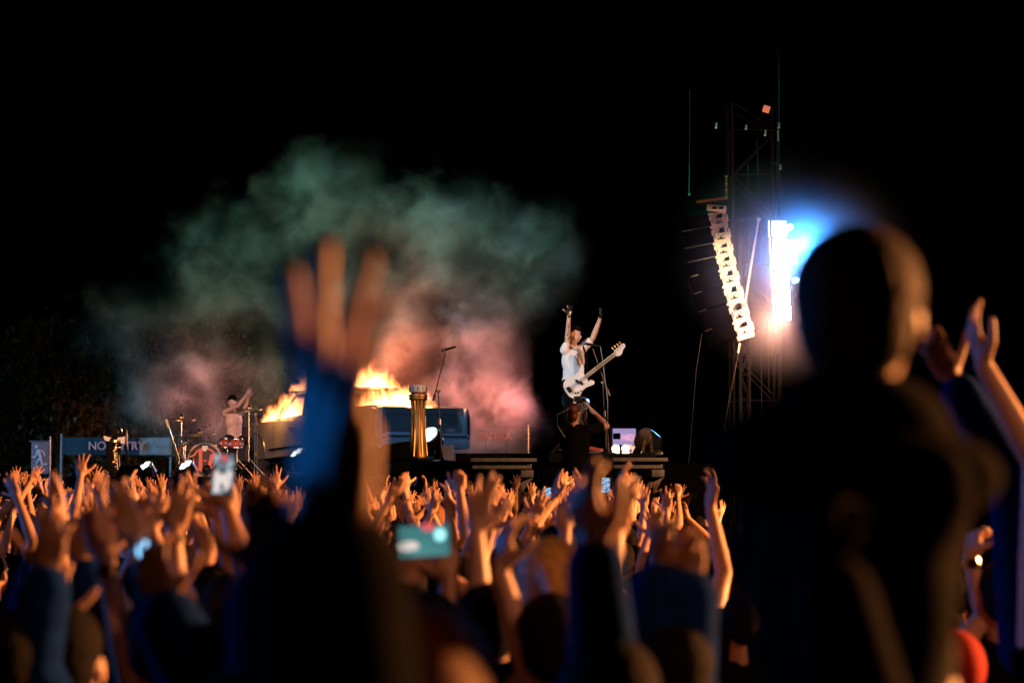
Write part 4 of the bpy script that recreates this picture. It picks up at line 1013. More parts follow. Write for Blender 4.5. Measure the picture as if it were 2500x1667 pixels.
# leaning instrument case left of the operator
c = P(1372, 1090, 33.0); t = thing('keytar_stand', 'slanting silver edged instrument stand left of the camera operator', 'instrument stand', (c.x, 33, DZ))
MB().sbar((-.17, 0, .02), (.06, 0, .26), .10, .02).build('board', 'black_metal', t); MB().sbar((-.16, -.055, .0), (.07, -.055, .25), .012, .012).build('edge', 'silver', t)
MB().sbar((-.05, 0, .08), (.10, 0, .04), .03, .02).build('strut', 'silver', t); MB().sbar((.04, .02, .0), (.08, .02, .2), .02, .02).build('leg', 'silver', t)
# dark moving light at stage right
c = P(1590, 1075, 31.9)
t = thing('moving_light', 'unlit black moving head light with silver yoke arm at stage right corner', 'stage light', (c.x, 31.9, DZ))
zc = c.z - DZ
q = Vector((-.6, -.5, .35)).to_track_quat('Z', 'Y').to_matrix().to_4x4()
MB().lathe([(.10, -.20), (.15, -.14), (.16, .0), (.15, .06), (.12, .07)], Matrix.Translation((-.07, 0, zc)) @ q, 24).build('head', 'black_metal', t)
MB().lathe([(.152, .055), (.156, .065), (.148, .075), (.12, .075)], Matrix.Translation((-.07, 0, zc)) @ q, 24).build('bezel', 'brass', t)
MB().sbar((.0, -.12, .02), (-.02, -.12, zc + .06), .05, .04).build('yoke_arm', 'silver', t); MB().sbar((-.12, -.12, .02), (-.09, -.12, zc), .035, .03).build('yoke_arm', 'brass', t)
MB().box((0, 0, .02), (.26, .26, .05), bevel=.01).build('base', 'black_metal', t); MB().box((.06, -.14, -.005), (.16, .06, .04), bevel=.01).build('clamp', 'silver', t)
MB().tube([(.03, 0, zc + .12), (.14, 0, zc + .02), (.09, 0, zc - .14)], .004, 4).build('wire', 'silver', t)

# ------------------------------------------------------------------ bass guitar
gc = P(1414, 932, 31.86)
g = thing('bass_guitar', 'white four string bass guitar hanging at the player waist, neck pointing up right', 'bass guitar', gc)
ax = (P(1512, 856, 31.86) - gc); ax.y = -.02; ax.normalize()      # neck direction
nrm = Vector((.18, -1, .1)); nrm = (nrm - ax * nrm.dot(ax)).normalized(); up_ = nrm.cross(ax).normalized()
GM = Matrix((ax, -nrm, up_)).transposed().to_4x4()            # x along neck, z upward side, -y towards the viewer
outline = [(-.235, -.03), (-.225, .06), (-.18, .125), (-.10, .145), (-.02, .115), (.04, .098), (.10, .125), (.155, .165), (.185, .168), (.19, .14), (.155, .09), (.115, .045), (.11, -.02),
           (.125, -.06), (.165, -.10), (.17, -.135), (.14, -.155), (.08, -.135), (.02, -.115), (-.05, -.13), (-.12, -.165), (-.18, -.150), (-.225, -.10)]
def smooth_poly(p, it=2):
    for _ in range(it):
        q = []
        for i in range(len(p)):
            a, b_ = p[i], p[(i + 1) % len(p)]; q += [(a[0] * .75 + b_[0] * .25, a[1] * .75 + b_[1] * .25), (a[0] * .25 + b_[0] * .75, a[1] * .25 + b_[1] * .75)]
        p = q
    return p
GS = Matrix.Scale(.96, 4)
def gpart(mb, name, m):
    bmesh.ops.transform(mb.bm, matrix=GM @ GS, verts=mb.bm.verts[:]); return mb.build(name, m, g)
gpart(MB().prism(smooth_poly(outline), .045, bevel=.006), 'body', 'white_paint')
gpart(MB().prism(smooth_poly([(-.13, -.10), (-.10, .04), (.0, .06), (.09, .085), (.10, .03), (.10, -.03), (.09, -.09), (-.0, -.10), (-.06, -.135)]), .004, Matrix.Translation((0, -.006, 0))), 'pickguard', 'pickguard')
gpart(MB().box((.355, -.004, 0), (.53, .022, .052), bevel=.006), 'neck', 'maple')
gpart(MB().box((.345, -.018, 0), (.50, .006, .048)), 'fretboard', 'maple')
for k in range(12): gpart(MB().box((.60 - .49 * (1 - 2 ** (-(k + 1) / 9)), -.022, 0), (.004, .004, .048)), 'fret', 'black_metal')
for k in range(4):
    z = -.017 + k * .0115; gpart(MB().bar((-.17, -.028, z), (.63, -.026, z * .85), .0022, seg=4), 'string', 'silver')
gpart(MB().box((-.175, -.018, 0), (.05, .022, .085), bevel=.004), 'bridge', 'black_metal')
gpart(MB().box((-.02, -.018, .022), (.035, .02, .06), bevel=.004), 'pickup', 'black_metal'); gpart(MB().box((.012, -.018, -.028), (.035, .02, .06), bevel=.004), 'pickup', 'black_metal')
for x_, z_ in ((-.10, -.105), (-.055, -.115), (-.135, -.09)): gpart(MB().bar((x_, -.02, z_), (x_, 0, z_), .012, seg=12), 'knob', 'black_metal')
gpart(MB().prism(smooth_poly([(.61, -.026), (.64, -.055), (.70, -.062), (.735, -.02), (.80, -.01), (.815, .03), (.79, .055), (.74, .045), (.62, .040)]), .02, Matrix.Translation((0, -.004, 0)), bevel=.003), 'headstock', 'white_paint')
for k in range(4):
    xx = .645 + k * .042; gpart(MB().bar((xx, -.02, .018 + k * .004), (xx, .0, .018 + k * .004), .008, seg=8), 'peg_post', 'black_metal')
    gpart(MB().bar((xx, .01, .04), (xx, .01, .075), .005).ball((xx, .01, .085), (.013, .006, .016), 2), 'tuning_peg', 'brass')

# ================================================================== PERFORMERS
cam_n = Vector((0, -1, 0))
def arm(E, W, tip, n, **o):
    return (E, W, (Vector(tip) - Vector(W)), n, o)
Y = 32.1
# the bass player
ply = figure('person', 'bass player in white T-shirt with both arms raised at the microphone', (P(1400, 1100, Y).x, Y + .05, DZ), face=-48, k=.97,
             armR=arm(P(1385, 838, Y - .05), P(1389, 770, Y - .1), P(1390, 735, Y - .1), (.2, -1, 0), spread=1.3, curl=.05, thumb=-1, sr=.046),
             armL=arm(P(1447, 826, Y + .1), P(1465, 778, Y + .05), P(1471, 742, Y), (-1, -.4, 0), spread=.5, curl=.2),
             legs='stand', skin='skin_pale', shirt='cloth_white', trousers='cloth_black', hair='hair_black', hair_style='spiky', head_turn=28, head_nod=8,
             voxel=.006, deci=.6, shirt_grow=.013, shift=None)
# loose shirt hem, printed front, waist things
pl0 = ply.location
def pp(px, py, Yy): return P(px, py, Yy) - pl0
blob('shirt_hem', [('c', pp(1399, 880, Y + .02), .135, pp(1402, 928, Y + .02), .150)], .010, 'cloth_white', ply, 8, .5)
pr = MB(); rr = random.Random(5)
fdir = Vector((math.cos(R(-48)), math.sin(R(-48)), 0))
def front(px, py, d=.0):
    q = pp(px, py, Y - .17); return q + Vector((0, -d, 0))
for (x0, y0, x1, y1, wd_) in ((1408, 862, 1418, 905, .03), (1414, 862, 1424, 895, .035), (1404, 868, 1412, 890, .02)):
    pr.sbar(front(x0, y0), front(x1, y1), wd_, .012)
pr.build('shirt_print', 'cloth_teal', ply)
pr = MB()
for (x0, y0, x1, y1, wd_) in ((1408, 866, 1411, 882, .025), (1420, 880, 1424, 893, .03), (1416, 890, 1419, 900, .012), (1410, 884, 1408, 892, .012)):
    pr.sbar(front(x0, y0, .01), front(x1, y1, .01), wd_, .010)
pr.build('shirt_print_mark', 'cloth_red', ply)
MB().tube([pp(1424, 846, Y - .05), pp(1431, 870, Y - .19), pp(1434, 905, Y - .22), pp(1438, 930, Y - .24)], .014, 6).build('guitar_strap', 'cloth_black', ply)
blob('hip_cloth', [('c', pp(1386, 952, Y), .07, pp(1382, 985, Y), .055), ('c', pp(1386, 960, Y), .06, pp(1388, 1010, Y), .03)], .010, 'cloth_teal', ply, 2, .5)
MB().box(pp(1384, 940, Y - .1), (.04, .03, .05), bevel=.008).build('belt_pack', 'silver', ply)
tt = MB()
for k in range(9):
    q = lerp(P(1386, 836, Y - .05), P(1389, 780, Y - .1), .15 + k * .09) - pl0
    tt.box(q + Vector((rr.uniform(-.008, .02), -.034, 0)), (rr.uniform(.008, .02), .006, rr.uniform(.006, .02)))
o = tt.build('tattoo', 'cloth_black', ply); o['kind'] = 'stuff'
for (Wp, Tp, nn_, th_, op) in ((P(1389, 770, Y - .1), P(1390, 735, Y - .1), (.2, -1, 0), -1, dict(spread=1.3, curl=.05)), (P(1465, 778, Y + .05), P(1471, 742, Y), (-1, -.4, 0), 1, dict(spread=.5, curl=.2))):
    blob('hand_paint', hand_segs(Wp - pl0, Tp - Wp, Vector(nn_), th_, .97, op['spread'], op['curl']), .0036, 'black_gloss', ply, 1, .7, grow=.0010)

# the drummer
Yd = 43.4
drm = figure('person', 'shirtless drummer in black hat with both arms raised beside the flames', (P(572, 1070, Yd).x, Yd, DZD), face=-62, k=.95, hips=.66,
             armR=arm(P(582, 990, Yd - .3), P(603, 963, Yd - .35), P(613, 946, Yd - .35), (-.3, -1, 0), spread=.6, curl=.5),
             armL=arm(P(597, 1000, Yd), P(606, 970, Yd), P(616, 944, Yd), (-.5, -1, 0), spread=.6, curl=.7),
             legs='sit', skin='skin_pale', shirt=None, trousers='cloth_grey', hair='cloth_black', hair_style='beanie', head_turn=-30, voxel=.008, deci=.6, lean=(-.1, 0))

# the camera operator, back to us
Yo = 31.0
opr = figure('person', 'camera operator in black with reddish hair, back turned, in front of the player', (P(1408, 1200, Yo).x, Yo, 1.37), face=80, k=1.0,
             armR=arm(P(1481, 1040, Yo + .15), P(1443, 1000, Yo + .35), P(1432, 982, Yo + .40), (-1, .2, 0), spread=.2, curl=.6, sleeve='short'),
             armL=arm(P(1374, 1050, Yo + .2), P(1396, 1012, Yo + .38), P(1400, 995, Yo + .40), (1, 0, 0), spread=.2, curl=.6, sleeve='long'),
             legs='stand', skin='skin', shirt='black_cloth_dark', trousers='black_cloth_dark', hair='hair_red', hair_style='bob', head_turn=-15, voxel=.009, deci=.5, lean=(-.05, 0), fat=1.12)
c = P(1418, 1010, Yo + .42)
t = thing('video_camera', 'shoulder mounted broadcast camera with cables held by the operator', 'video camera', c)
L = c
def q_(px, py, yy): return P(px, py, yy) - L
yy = Yo + .42
MB().box(q_(1412, 1004, yy), (.15, .30, .20), bevel=.012).build('body', 'black_metal', t)
MB().box(q_(1410, 975, yy), (.10, .22, .08), bevel=.01).build('viewfinder', 'black_metal', t)
MB().bar(q_(1422, 985, yy), q_(1424, 985, yy + .45), .07, .09, seg=20).build('lens', 'black_metal', t)
MB().box(q_(1403, 985, yy - .16), (.035, .012, .04)).build('screen', 'sign_light', t)
for k in range(5): MB().box(q_(1401 + k % 2 * 6, 1002 + k * 9, yy - .155), (.025, .015, .018)).build('connector', 'silver' if k % 2 else 'banner_blue', t)
rr = random.Random(12)
MB().box(q_(1424, 1030, yy - .02), (.10, .16, .26), bevel=.01).build('battery', 'black_metal', t)
for k in range(8):
    x0 = 1408 + rr.uniform(0, 22); pts = [q_(x0 + rr.uniform(-4, 4) + math.sin(i * 1.1 + k) * 4, 985 + i * 10, yy - .17) for i in range(7)]
    MB().tube(pts, .005, 4).build('cable', 'grey_metal' if k % 2 else 'brass', t)
MB().tube([q_(1400, 985, yy - .25), q_(1385, 1000, Yo - .2), q_(1360, 1012, Yo - .2), q_(1362, 1040, Yo - .2), q_(1380, 1068, Yo - .2)], .005, 5).build('loose_cable', 'grey_metal', t)

# a second stage hand glimpsed low behind the deck in the smoke
Yh = 45
figure('person', 'stagehand crouching low in the pink smoke behind the deck edge', (P(1238, 1100, Yh).x, Yh, 2.4 - .95), face=-150, k=1.0, skin='skin', shirt='cloth_grey', trousers='cloth_black', hair='hair_black', voxel=.012, deci=.3) if False else None

# ================================================================== SPEAKER TOWER
YT = 50
hub = P(1752, 512, YT)
t = thing('speaker_array', 'curved hanging speaker array, its lattice side lit bright cream', 'speaker array', hub)
def bez(s):
    # centre line of the lit side strip in photograph pixels
    pts = [(1752, 518), (1764, 590), (1777, 655), (1797, 735), (1822, 818)]
    x = s * 4; i = min(3, int(x)); f_ = x - i
    p0 = pts[max(0, i - 1)]; p1 = pts[i]; p2 = pts[i + 1]; p3 = pts[min(4, i + 2)]
    def cr(a, b, c_, d): return .5 * ((2 * b) + (-a + c_) * f_ + (2 * a - 5 * b + 4 * c_ - d) * f_ ** 2 + (-a + 3 * b - 3 * c_ + d) * f_ ** 3)
    return cr(p0[0], p1[0], p2[0], p3[0]), cr(p0[1], p1[1], p2[1], p3[1])
NM = 8
M['array_black'] = mat('array_black', (.0012, .0012, .0015), .95, noise=.3, spec=.01)
for i in range(NM):
    a = P(*bez(i / NM), YT) - hub; b_ = P(*bez((i + 1) / NM), YT) - hub
    mid = (a + b_) / 2; dn = (b_ - a); Ln = dn.length; dn.normalize(); rt = Vector((-dn.z, 0, dn.x)).normalized()
    if rt.x < 0: rt = -rt
    Mx = Matrix((rt, Vector((0, 1, 0)), -dn)).transposed().to_4x4(); Mx.translation = mid
    def put(mb, name, m, par=None, _M=Mx):
        bmesh.ops.transform(mb.bm, matrix=_M, verts=mb.bm.verts[:]); return mb.build(name, m, par or t)
    wd_ = .34; h = Ln
    cab = put(MB().prism([(-wd_ / 2 - .62, -h / 2 + .015), (wd_ / 2 - .02, -h / 2 + .005), (wd_ / 2 - .02, h / 2 - .005), (-wd_ / 2 - .62, h / 2 - .015)], .7, Matrix.Translation((0, .03, 0)), bevel=.012), 'cabinet', 'array_black')
    fr = MB()
    fr.box((-wd_ / 2 + .03, 0, 0), (.055, .05, h * .99)).box((wd_ / 2 - .03, 0, 0), (.055, .05, h * .99))
    fr.box((0, 0, h / 2 - .03), (wd_ - .1, .045, .055)).box((0, .0, -h / 2 + .025), (wd_ - .1, .045, .045)).box((.0, 0, -h * .02), (wd_ - .1, .04, .035))
    fr.box((-.07, .012, h * .2), (.10, .02, h * .42)).box((.11, .012, h * .22), (.06, .02, h * .40)).box((-.08, .012, -h * .25), (.09, .02, h * .40)).box((.09, .012, -h * .27), (.10, .02, h * .36))
    f_o = put(fr, 'side_frame', 'aluminium')
    put(MB().sbar((-.02, -.01, -h * .05), (.06, -.01, -h * .42), .028, .028), 'brace', 'aluminium')
    put(MB().box((-wd_ / 2 - .012, -.015, h * .1), (.03, .05, h * .30)), 'hinge', 'aluminium'); put(MB().box((wd_ / 2 + .012, -.015, -h * .05), (.022, .05, h * .5)), 'hinge', 'aluminium')
    put(MB().bar((-wd_ / 2 - .01, -.03, h / 2 - .02), (-wd_ / 2 - .01, .03, h / 2 - .02), .03).bar((-wd_ / 2 + .02, -.04, h * .1), (-wd_ / 2 + .02, -.03, h * .1), .02), 'pin', 'aluminium')
    put(MB().box((-wd_ / 2 + .028, -.028, -h * .12), (.012, .01, h * .3)), 'slot', 'array_black'); put(MB().box((wd_ / 2 - .028, -.028, h * .12), (.010, .01, h * .25)), 'slot', 'array_black')
    put(MB().prism([(-.075, h * .05), (.07, h * .05), (.07, h * .38)], .02, Matrix.Translation((0, -.035, 0))), 'opening', 'array_black'); put(MB().box((-.02, -.03, -h * .33), (.16, .01, .022)), 'slot', 'array_black')
    if 1 <= i:
        L0 = .60 if i < 4 else .16
        put(MB().bar((-wd_ / 2 - .62, .02, h / 2), (-wd_ / 2 - .62 + L0, .02, h / 2 + .01), .006 if i < 4 else .011), 'joint_glint', 'grey_metal' if i < 4 else 'brass')  # thin bars stand for glints along the module joints
# top frame
a = Vector((0, 0, 0)); 
MB().box((-.02, 0, .03), (.40, .08, .13), Euler((0, R(4), 0)).to_matrix(), bevel=.01).build('top_bracket', 'aluminium', t)
for xx in (-.07, .07): MB().box((xx, -.045, .03), (.09, .02, .05)).build('slot', 'array_black', t)
MB().sbar((-.44, -.02, .16), (.2, -.02, .24), .05, .05).build('top_bar', 'gold', t); MB().sbar((-.36, .0, .10), (.2, .0, .14), .03, .03).build('top_bar', 'black_metal', t)
ch = MB()
for k in range(7): ch.bar((.18, 0, .24 + k * .07), (.185, 0, .29 + k * .07), .018 if k % 2 else .026)
ch.build('chain', 'gold', t)
MB().bar((.185, 0, .70), (.185, 0, 7.0), .008).build('chain_cable', 'black_metal', t)
bt = P(1822, 818, YT) - hub
MB().box(bt + Vector((-.02, 0, -.03)), (.36, .1, .10), Euler((0, R(-18), 0)).to_matrix(), bevel=.01).build('bottom_bracket', 'aluminium', t)
e1 = P(1806, 838, YT) - hub; MB().bar(e1, e1 + Vector((-.04, 0, -.2)), .022).build('shackle', 'aluminium', t)
t = thing('guy_rope', 'bright rope running down from the foot of the lit array', 'rope', P(1806, 846, YT)); L = t.location
MB().bar((0, 0, 0), P(1778, 990, YT) - L, .007).bar(P(1778, 990, YT) - L, Vector((-.9, 0, -L.z)), .004).build('rope', 'rope_dim', t)
t = thing('guy_rope', 'thin rope running down from the dark left edge of the array', 'rope', P(1714, 812, YT)); L = t.location
MB().bar((0, 0, 0), P(1700, 900, YT) - L, .004).bar(P(1700, 900, YT) - L, Vector((-.5, 0, -L.z)), .003).build('rope', 'rope_dim', t)
t = thing('hanging_chain', 'thin warm lit chain hanging above the left end of the array', 'chain', P(1682, 475, YT)); L = t.location
MB().bar((0, 0, 0), P(1683, 400, YT) - L, .010).bar(P(1683, 400, YT) - L, P(1684, 220, YT) - L, .004).ball((0, 0, 0), .03, 1).build('chain', 'brass', t)

# the lattice tower behind
M['tower_metal'] = mat('tower_metal', (.014, .014, .015), .9, .0, noise=.2, scale=10)
YL = 52
def lattice(label, px0, px1, Yl, z0, z1, dep=.35, step=.5, r=.022, name='lattice_mast'):
    x0 = P(px0, 600, Yl).x; x1 = P(px1, 600, Yl).x
    t = thing(name, label, 'mast', ((x0 + x1) / 2, Yl, 0)); w2 = (x1 - x0) / 2
    for sx in (-1, 1):
        for sy in (0, 1): MB().bar((sx * w2, sy * dep, z0), (sx * w2, sy * dep, z1), r).build('upright', 'tower_metal', t)
    z = z0; k = 0; db = MB()
    while z < z1 - .1:
        sg = 1 if k % 2 else -1
        for sy in (0, dep): db.bar((-w2 * sg, sy, z), (w2 * sg, sy, min(z1, z + step)), r * .5, seg=5)
        db.bar((-w2, 0, z), (w2, 0, z), r * .5, seg=5).bar((-w2, 0, z), (-w2, dep, z), r * .5, seg=5)
        z += step; k += 1
    o = db.build('lattice', 'tower_metal', t); o['kind'] = 'stuff'
    return t
lattice('narrow lattice mast glowing pinkish between the array and the bright lamps', 1808, 1829, YL, 0, P(1800, 556, YL).z)
t = lattice('tall dim lattice tower rising above the bright lamps', 1790, 1900, YL + 1.2, 0, P(1800, 250, YL + 1.2).z, dep=1.0, step=1.0, r=.03, name='lattice_tower')
t = thing('cross_arm', 'horizontal pinkish tube above the narrow mast with hanging clamps', 'crossbar', P(1782, 541, 50.8)); L = t.location
MB().bar((0, 0, 0), P(1853, 526, 50.8) - L, .022).build('tube', 'tower_metal', t)
for px in (1799, 1817): MB().box(P(px, 536, 50.7) - L, (.06, .05, .10), bevel=.01).build('clamp', 'tower_metal', t)
t = thing('white_pole', 'slanting bright white pole between the lit array and the lamp column', 'pole', P(1852, 536, 50.5)); L = t.location
MB().bar((0, 0, 0), P(1817, 748, 50.3) - L, .024).ball((0, 0, 0), .05, 2).build('pole', 'aluminium', t)
for i, (px, y0, y1, lab) in enumerate(((1848, 340, 535, 'thin cable rising straight above the crossbar tip'), (1826, 400, 1000, 'dim cable running down past the lit array foot'), (1854, 560, 1010, 'dim cable left of the bright lamp column'),
                                        (1872, 700, 960, 'dim cable below the bright lamp column'), (1896, 380, 520, 'bluish cable above the lamp column'))):
    t = thing('cable', lab, 'cable', P(px, y0, 51)); L = t.location
    MB().bar((0, 0, 0), P(px + 6, y1, 51) - L, .008).bar(P(px + 6, y1, 51) - L, Vector((.1, 0, -L.z)), .006).build('cable', 'tower_metal', t)
# glints high on the tower
t = thing('tower_box', 'small orange square panel near the top of the dark tower', 'panel', P(1871, 267, 50)); 
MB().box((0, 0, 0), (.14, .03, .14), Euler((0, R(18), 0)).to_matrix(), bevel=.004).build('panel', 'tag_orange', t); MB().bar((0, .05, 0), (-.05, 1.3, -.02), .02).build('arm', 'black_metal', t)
for px, py, ln_, lab in ((1901, 312, .10, 'tiny glinting hook at the right of the tower top'), (1748, 312, .10, 'tiny glinting shackle at the left of the tower top'), (1821, 315, .08, 'tiny glinting shackle in the middle of the tower top'), (1905, 412, .08, 'tiny glinting hook above the blue glow'), (1868, 330, .10, 'dim grey shackle under the orange square')):
    t = thing('shackle', lab, 'shackle', P(px, py, 50)); MB().bar((0, 0, 0), (.01, 0, ln_), .018).ball((0, 0, 0), .03, 1).build('body', 'aluminium', t)
    MB().bar((0, 0, ln_), (0, 1.2, ln_ + .2), .008).build('link', 'black_metal', t)
t = thing('top_rod', 'dim rod at the right of the tower top', 'rod', P(1899, 320, 50)); L = t.location; MB().bar((0, 0, 0), P(1900, 345, 50) - L, .012).build('rod', 'aluminium', t); MB().bar((0, 0, 0), (0, 1.2, .2), .008).build('link', 'black_metal', t)

# bright lamp column and blue lamps
hub = P(1905, 535, 50.2)
t = thing('light_column', 'tall overexposed white column of stacked stage lamps', 'lamp column', hub)
for i in range(6):
    a = P(lerp(1899, 1914, i / 6), lerp(538, 785, i / 6), 50.2) - hub; b_ = P(lerp(1899, 1914, (i + 1) / 6), lerp(538, 785, (i + 1) / 6), 50.2) - hub
    c_ = (a + b_) / 2; h = (a - b_).length
    hs = MB().box(c_ + Vector((0, .08, 0)), (.42, .14, h * .98), bevel=.01).build('housing', 'black_metal', t)
    MB().box(c_ + Vector((.01, 0, 0)), (.28, .02, h * .86), bevel=.01).build('lamp_face', 'led_white', t)
    MB().box(c_ + Vector((-.195, 0, 0)), (.02, .02, h * .96)).build('edge_strip', 'led_rim', t)
MB().bar((0, .2, .1), (0, .2, 4.5), .02).build('hanger', 'black_metal', t)
for px, py, r, m, lab in ((1929, 555, .085, 'lamp_blue_dim', 'uppermost round blue lamp beside the white column'), (1937, 597, .10, 'lamp_blue', 'second blue lamp from the top, glaring white blue'), (1938, 637, .085, 'lamp_blue', 'third blue lamp from the top, glaring white blue'),
                        (1945, 684, .075, 'lamp_blue_dim', 'fourth round blue lamp from the top beside the white column'), (1950, 722, .05, 'black_gloss', 'lowest lamp beside the white column, nearly dark')):
    t = thing('par_lamp', lab, 'stage lamp', P(px, py, 49.9), group='round lamps beside the white column')
    Rm = Matrix.Rotation(R(90), 4, 'X')
    MB().lathe([(r * .6, -.22), (r * 1.05, -.12), (r * 1.15, -.02), (r * 1.15, .02), (r * 1.02, .025)], Rm, 22).build('can', 'black_metal', t)
    MB().lathe([(r * 1.16, .0), (r * 1.2, .012), (r * 1.14, .03), (r * 1.0, .03)], Rm, 22).build('bezel', 'chrome', t)
    MB().lathe([(r * .98, .02), (r * .9, .03)], Rm, 22).build('lens', m, t)
    if m == 'lamp_blue_dim':
        for k in range(5):
            an = 2 * math.pi * k / 5; MB().ball((math.cos(an) * r * .5, -.035, math.sin(an) * r * .5), r * .17, 2).build('bulb', 'lamp_blue', t)
    MB().bar((0, .1, 0), (-.12, .25, .05), .015).build('bracket', 'black_metal', t)

# ================================================================== CROWD, FAR AND MIDDLE
UP = Vector((0, 0, 1))
GC_ = 'concertgoers facing the stage'
def proto(i, aR=None, aL=None, **kw):
    """crowd member at the origin facing the stage; arms as (elbow, wrist, tip offset, palm normal, options)"""
    f = lambda a: None if a is None else (Vector(a[0]), Vector(a[1]), Vector(a[2]), Vector(a[3]), a[4] if len(a) > 4 else {})
    return figure('person', 'crowd member', (0, 0, 0), face=90, armR=f(aR), armL=f(aL), voxel=.0062, deci=.34, group=GC_, hand_k=.92, fat=.88, **kw)
PR = []
def addp(desc, *a, **k): PR.append((proto(len(PR), *a, **k), desc))
F_ = (0, 1, 0)
addp('both arms straight up, fingers spread wide', ((.26, .05, 1.70), (.27, .08, 1.95), (.04, .02, 1), F_, dict(spread=1.3, thumb=1)), ((-.25, .06, 1.70), (-.28, .1, 1.94), (-.1, 0, 1), F_, dict(spread=1.2, thumb=-1)), sleeve='short')
addp('both arms raised in a wide V', ((.38, .05, 1.64), (.48, .08, 1.87), (.3, 0, 1), F_, dict(spread=1.0)), ((-.38, .05, 1.64), (-.50, .06, 1.87), (-.3, 0, 1), F_, dict(spread=1.0, thumb=-1)), skin='skin_pale', hair_style='long', k=.95)
addp('hands clapping above the head', ((.27, .10, 1.67), (.08, .15, 1.88), (-.1, .05, 1), (-1, 0, 0), dict(spread=.3, thumb=1)), ((-.27, .10, 1.67), (-.07, .15, 1.88), (.1, .05, 1), (1, 0, 0), dict(spread=.3, thumb=-1)), sleeve='none')
addp('one right arm stretched high with open hand', ((.22, .12, 1.72), (.20, .2, 1.98), (.05, .2, 1), F_, dict(spread=1.3, thumb=1)), None, k=1.0)
addp('one left arm stretched high, hand tilted forward', None, ((-.20, .10, 1.72), (-.14, .2, 1.96), (.1, .7, 1), (0, 1, -1), dict(spread=.6, curl=.35, thumb=-1)), skin='skin_pale', k=1.02, hair='hair_brown')
addp('right fist pumped in the air', ((.27, .10, 1.66), (.24, .16, 1.90), (0, .1, 1), F_, dict(curl=1.15, spread=.1, thumb_out=.1)), None, skin='skin')
addp('both arms up, hands waving to the right', ((.26, .05, 1.70), (.36, .10, 1.93), (.6, .1, 1), F_, dict(spread=.9)), ((-.22, .05, 1.71), (-.10, .1, 1.94), (.6, .1, 1), F_, dict(spread=.9, thumb=-1)), sleeve='none', hair_style='ponytail', k=.94)
addp('two fingers raised on the right hand', ((.25, .08, 1.69), (.20, .14, 1.94), (.0, 0, 1), F_, dict(curls=[.05, .05, 1.2, 1.2], spread=1.2, thumb_out=.1)), None, skin='skin_pale')
addp('both forearms raised, elbows bent wide', ((.40, .10, 1.45), (.36, .2, 1.72), (-.1, .05, 1), F_, dict(spread=.9)), ((-.40, .10, 1.45), (-.36, .2, 1.72), (.1, .1, 1), F_, dict(spread=.9, thumb=-1)), skin='skin')
addp('left hand high with relaxed fingers, right forearm raised', ((.36, .12, 1.48), (.30, .24, 1.74), (-.1, .3, 1), (-.7, .5, 0), dict(spread=.5, curl=.35)), ((-.24, .06, 1.70), (-.20, .1, 1.96), (.2, .1, 1), F_, dict(spread=.6, curl=.3, thumb=-1)), skin='skin_pale', hair_style='long')
addp('both arms up with palms turned to each other', ((.25, .08, 1.70), (.20, .12, 1.95), (0, 0, 1), (-1, 0, 0), dict(spread=.5, curl=.2)), ((-.25, .08, 1.70), (-.20, .12, 1.95), (0, 0, 1), (1, 0, 0), dict(spread=.5, curl=.2, thumb=-1)), k=1.03, sleeve='none')
addp('right arm waving with long dark sleeve', ((.24, .06, 1.70), (.14, .1, 1.94), (-.3, 0, 1), F_, dict(spread=1.1, sleeve='long')), None, shirt='cloth_navy')
NARM = len(PR)
addp('arms down, dark head only', None, None, hair_style='short')
addp('arms down, long dark hair', None, None, hair_style='long', k=.95)
taken = []
spots = []
rr = random.Random(23)
Yc = 8.6
while Yc < 29.7:
    sp = .84 if Yc < 15 else .66 if Yc < 21 else .60
    x0, x1 = X(-50, Yc), X(1690, Yc); n = int((x1 - x0) / sp); off = rr.uniform(0, sp)
    for i in range(n + 1):
        x = x0 + off + i * sp + rr.uniform(-.16, .16); y = Yc + rr.uniform(-.22, .22)
        px = 1250 + x / y * FX
        if rr.random() < (.30 if Yc < 16 else .10) or px > 1695: continue
        if abs(px - 1410) < 35 and y > 28.5: continue
        spots.append((x, y, px, True))
    Yc += .86
Yc = 9
while Yc < 27:                                    # heads behind the tall rider, no raised arms there
    x = X(1720, Yc) + rr.uniform(0, .5)
    while x < X(2560, Yc): spots.append((x, Yc + rr.uniform(-.3, .3), 1250 + x / Yc * FX, False)); x += rr.uniform(.8, 1.3)
    Yc += 2.2
LM = [(-200, 'below the running figure sign'), (170, 'below the lettered banner'), (400, 'below the drum kit'), (560, 'below the car wheel'), (720, 'beside the big raised hand'),
      (900, 'below the gold pedestal'), (1090, 'below the grey barrier'), (1290, 'below the camera operator'), (1480, 'below the lit sign'), (1640, 'at the right end of the lit crowd')]
recs = []
first = set(); last = -1
for (x, y, px, lit) in spots:
    if lit:
        k = rr.choice(range(NARM)) if rr.random() > (.58 if y < 14 else .10) else NARM + rr.randrange(2)
        if k == last: k = (k + 3) % NARM
        last = k
    else: k = NARM + rr.randrange(2)
    src, desc = PR[k]
    if k not in first: o = src; first.add(k)
    else: o = copy_tree(src)
    o.location = (x, y, rr.uniform(-.07, .05)); sc = rr.uniform(.94, 1.06)
    flip = rr.random() < .5
    o.scale = (-sc if flip else sc, sc, sc); o.rotation_euler = (R(rr.uniform(-4, 3)), R(rr.uniform(-4, 4)), R(rr.uniform(-24, 24)))
    if flip: desc = desc.replace('right', '@').replace('left', 'right').replace('@', 'left')
    row = 'close behind the blurred hands' if y < 13 else 'in the middle rows' if y < 19 else 'in the rear half' if y < 24.5 else 'nearest the stage'
    place = [nm for lo, nm in LM if px >= lo][-1] if lit else 'behind the tall dark silhouette'
    recs.append([o, desc, row, place, px])
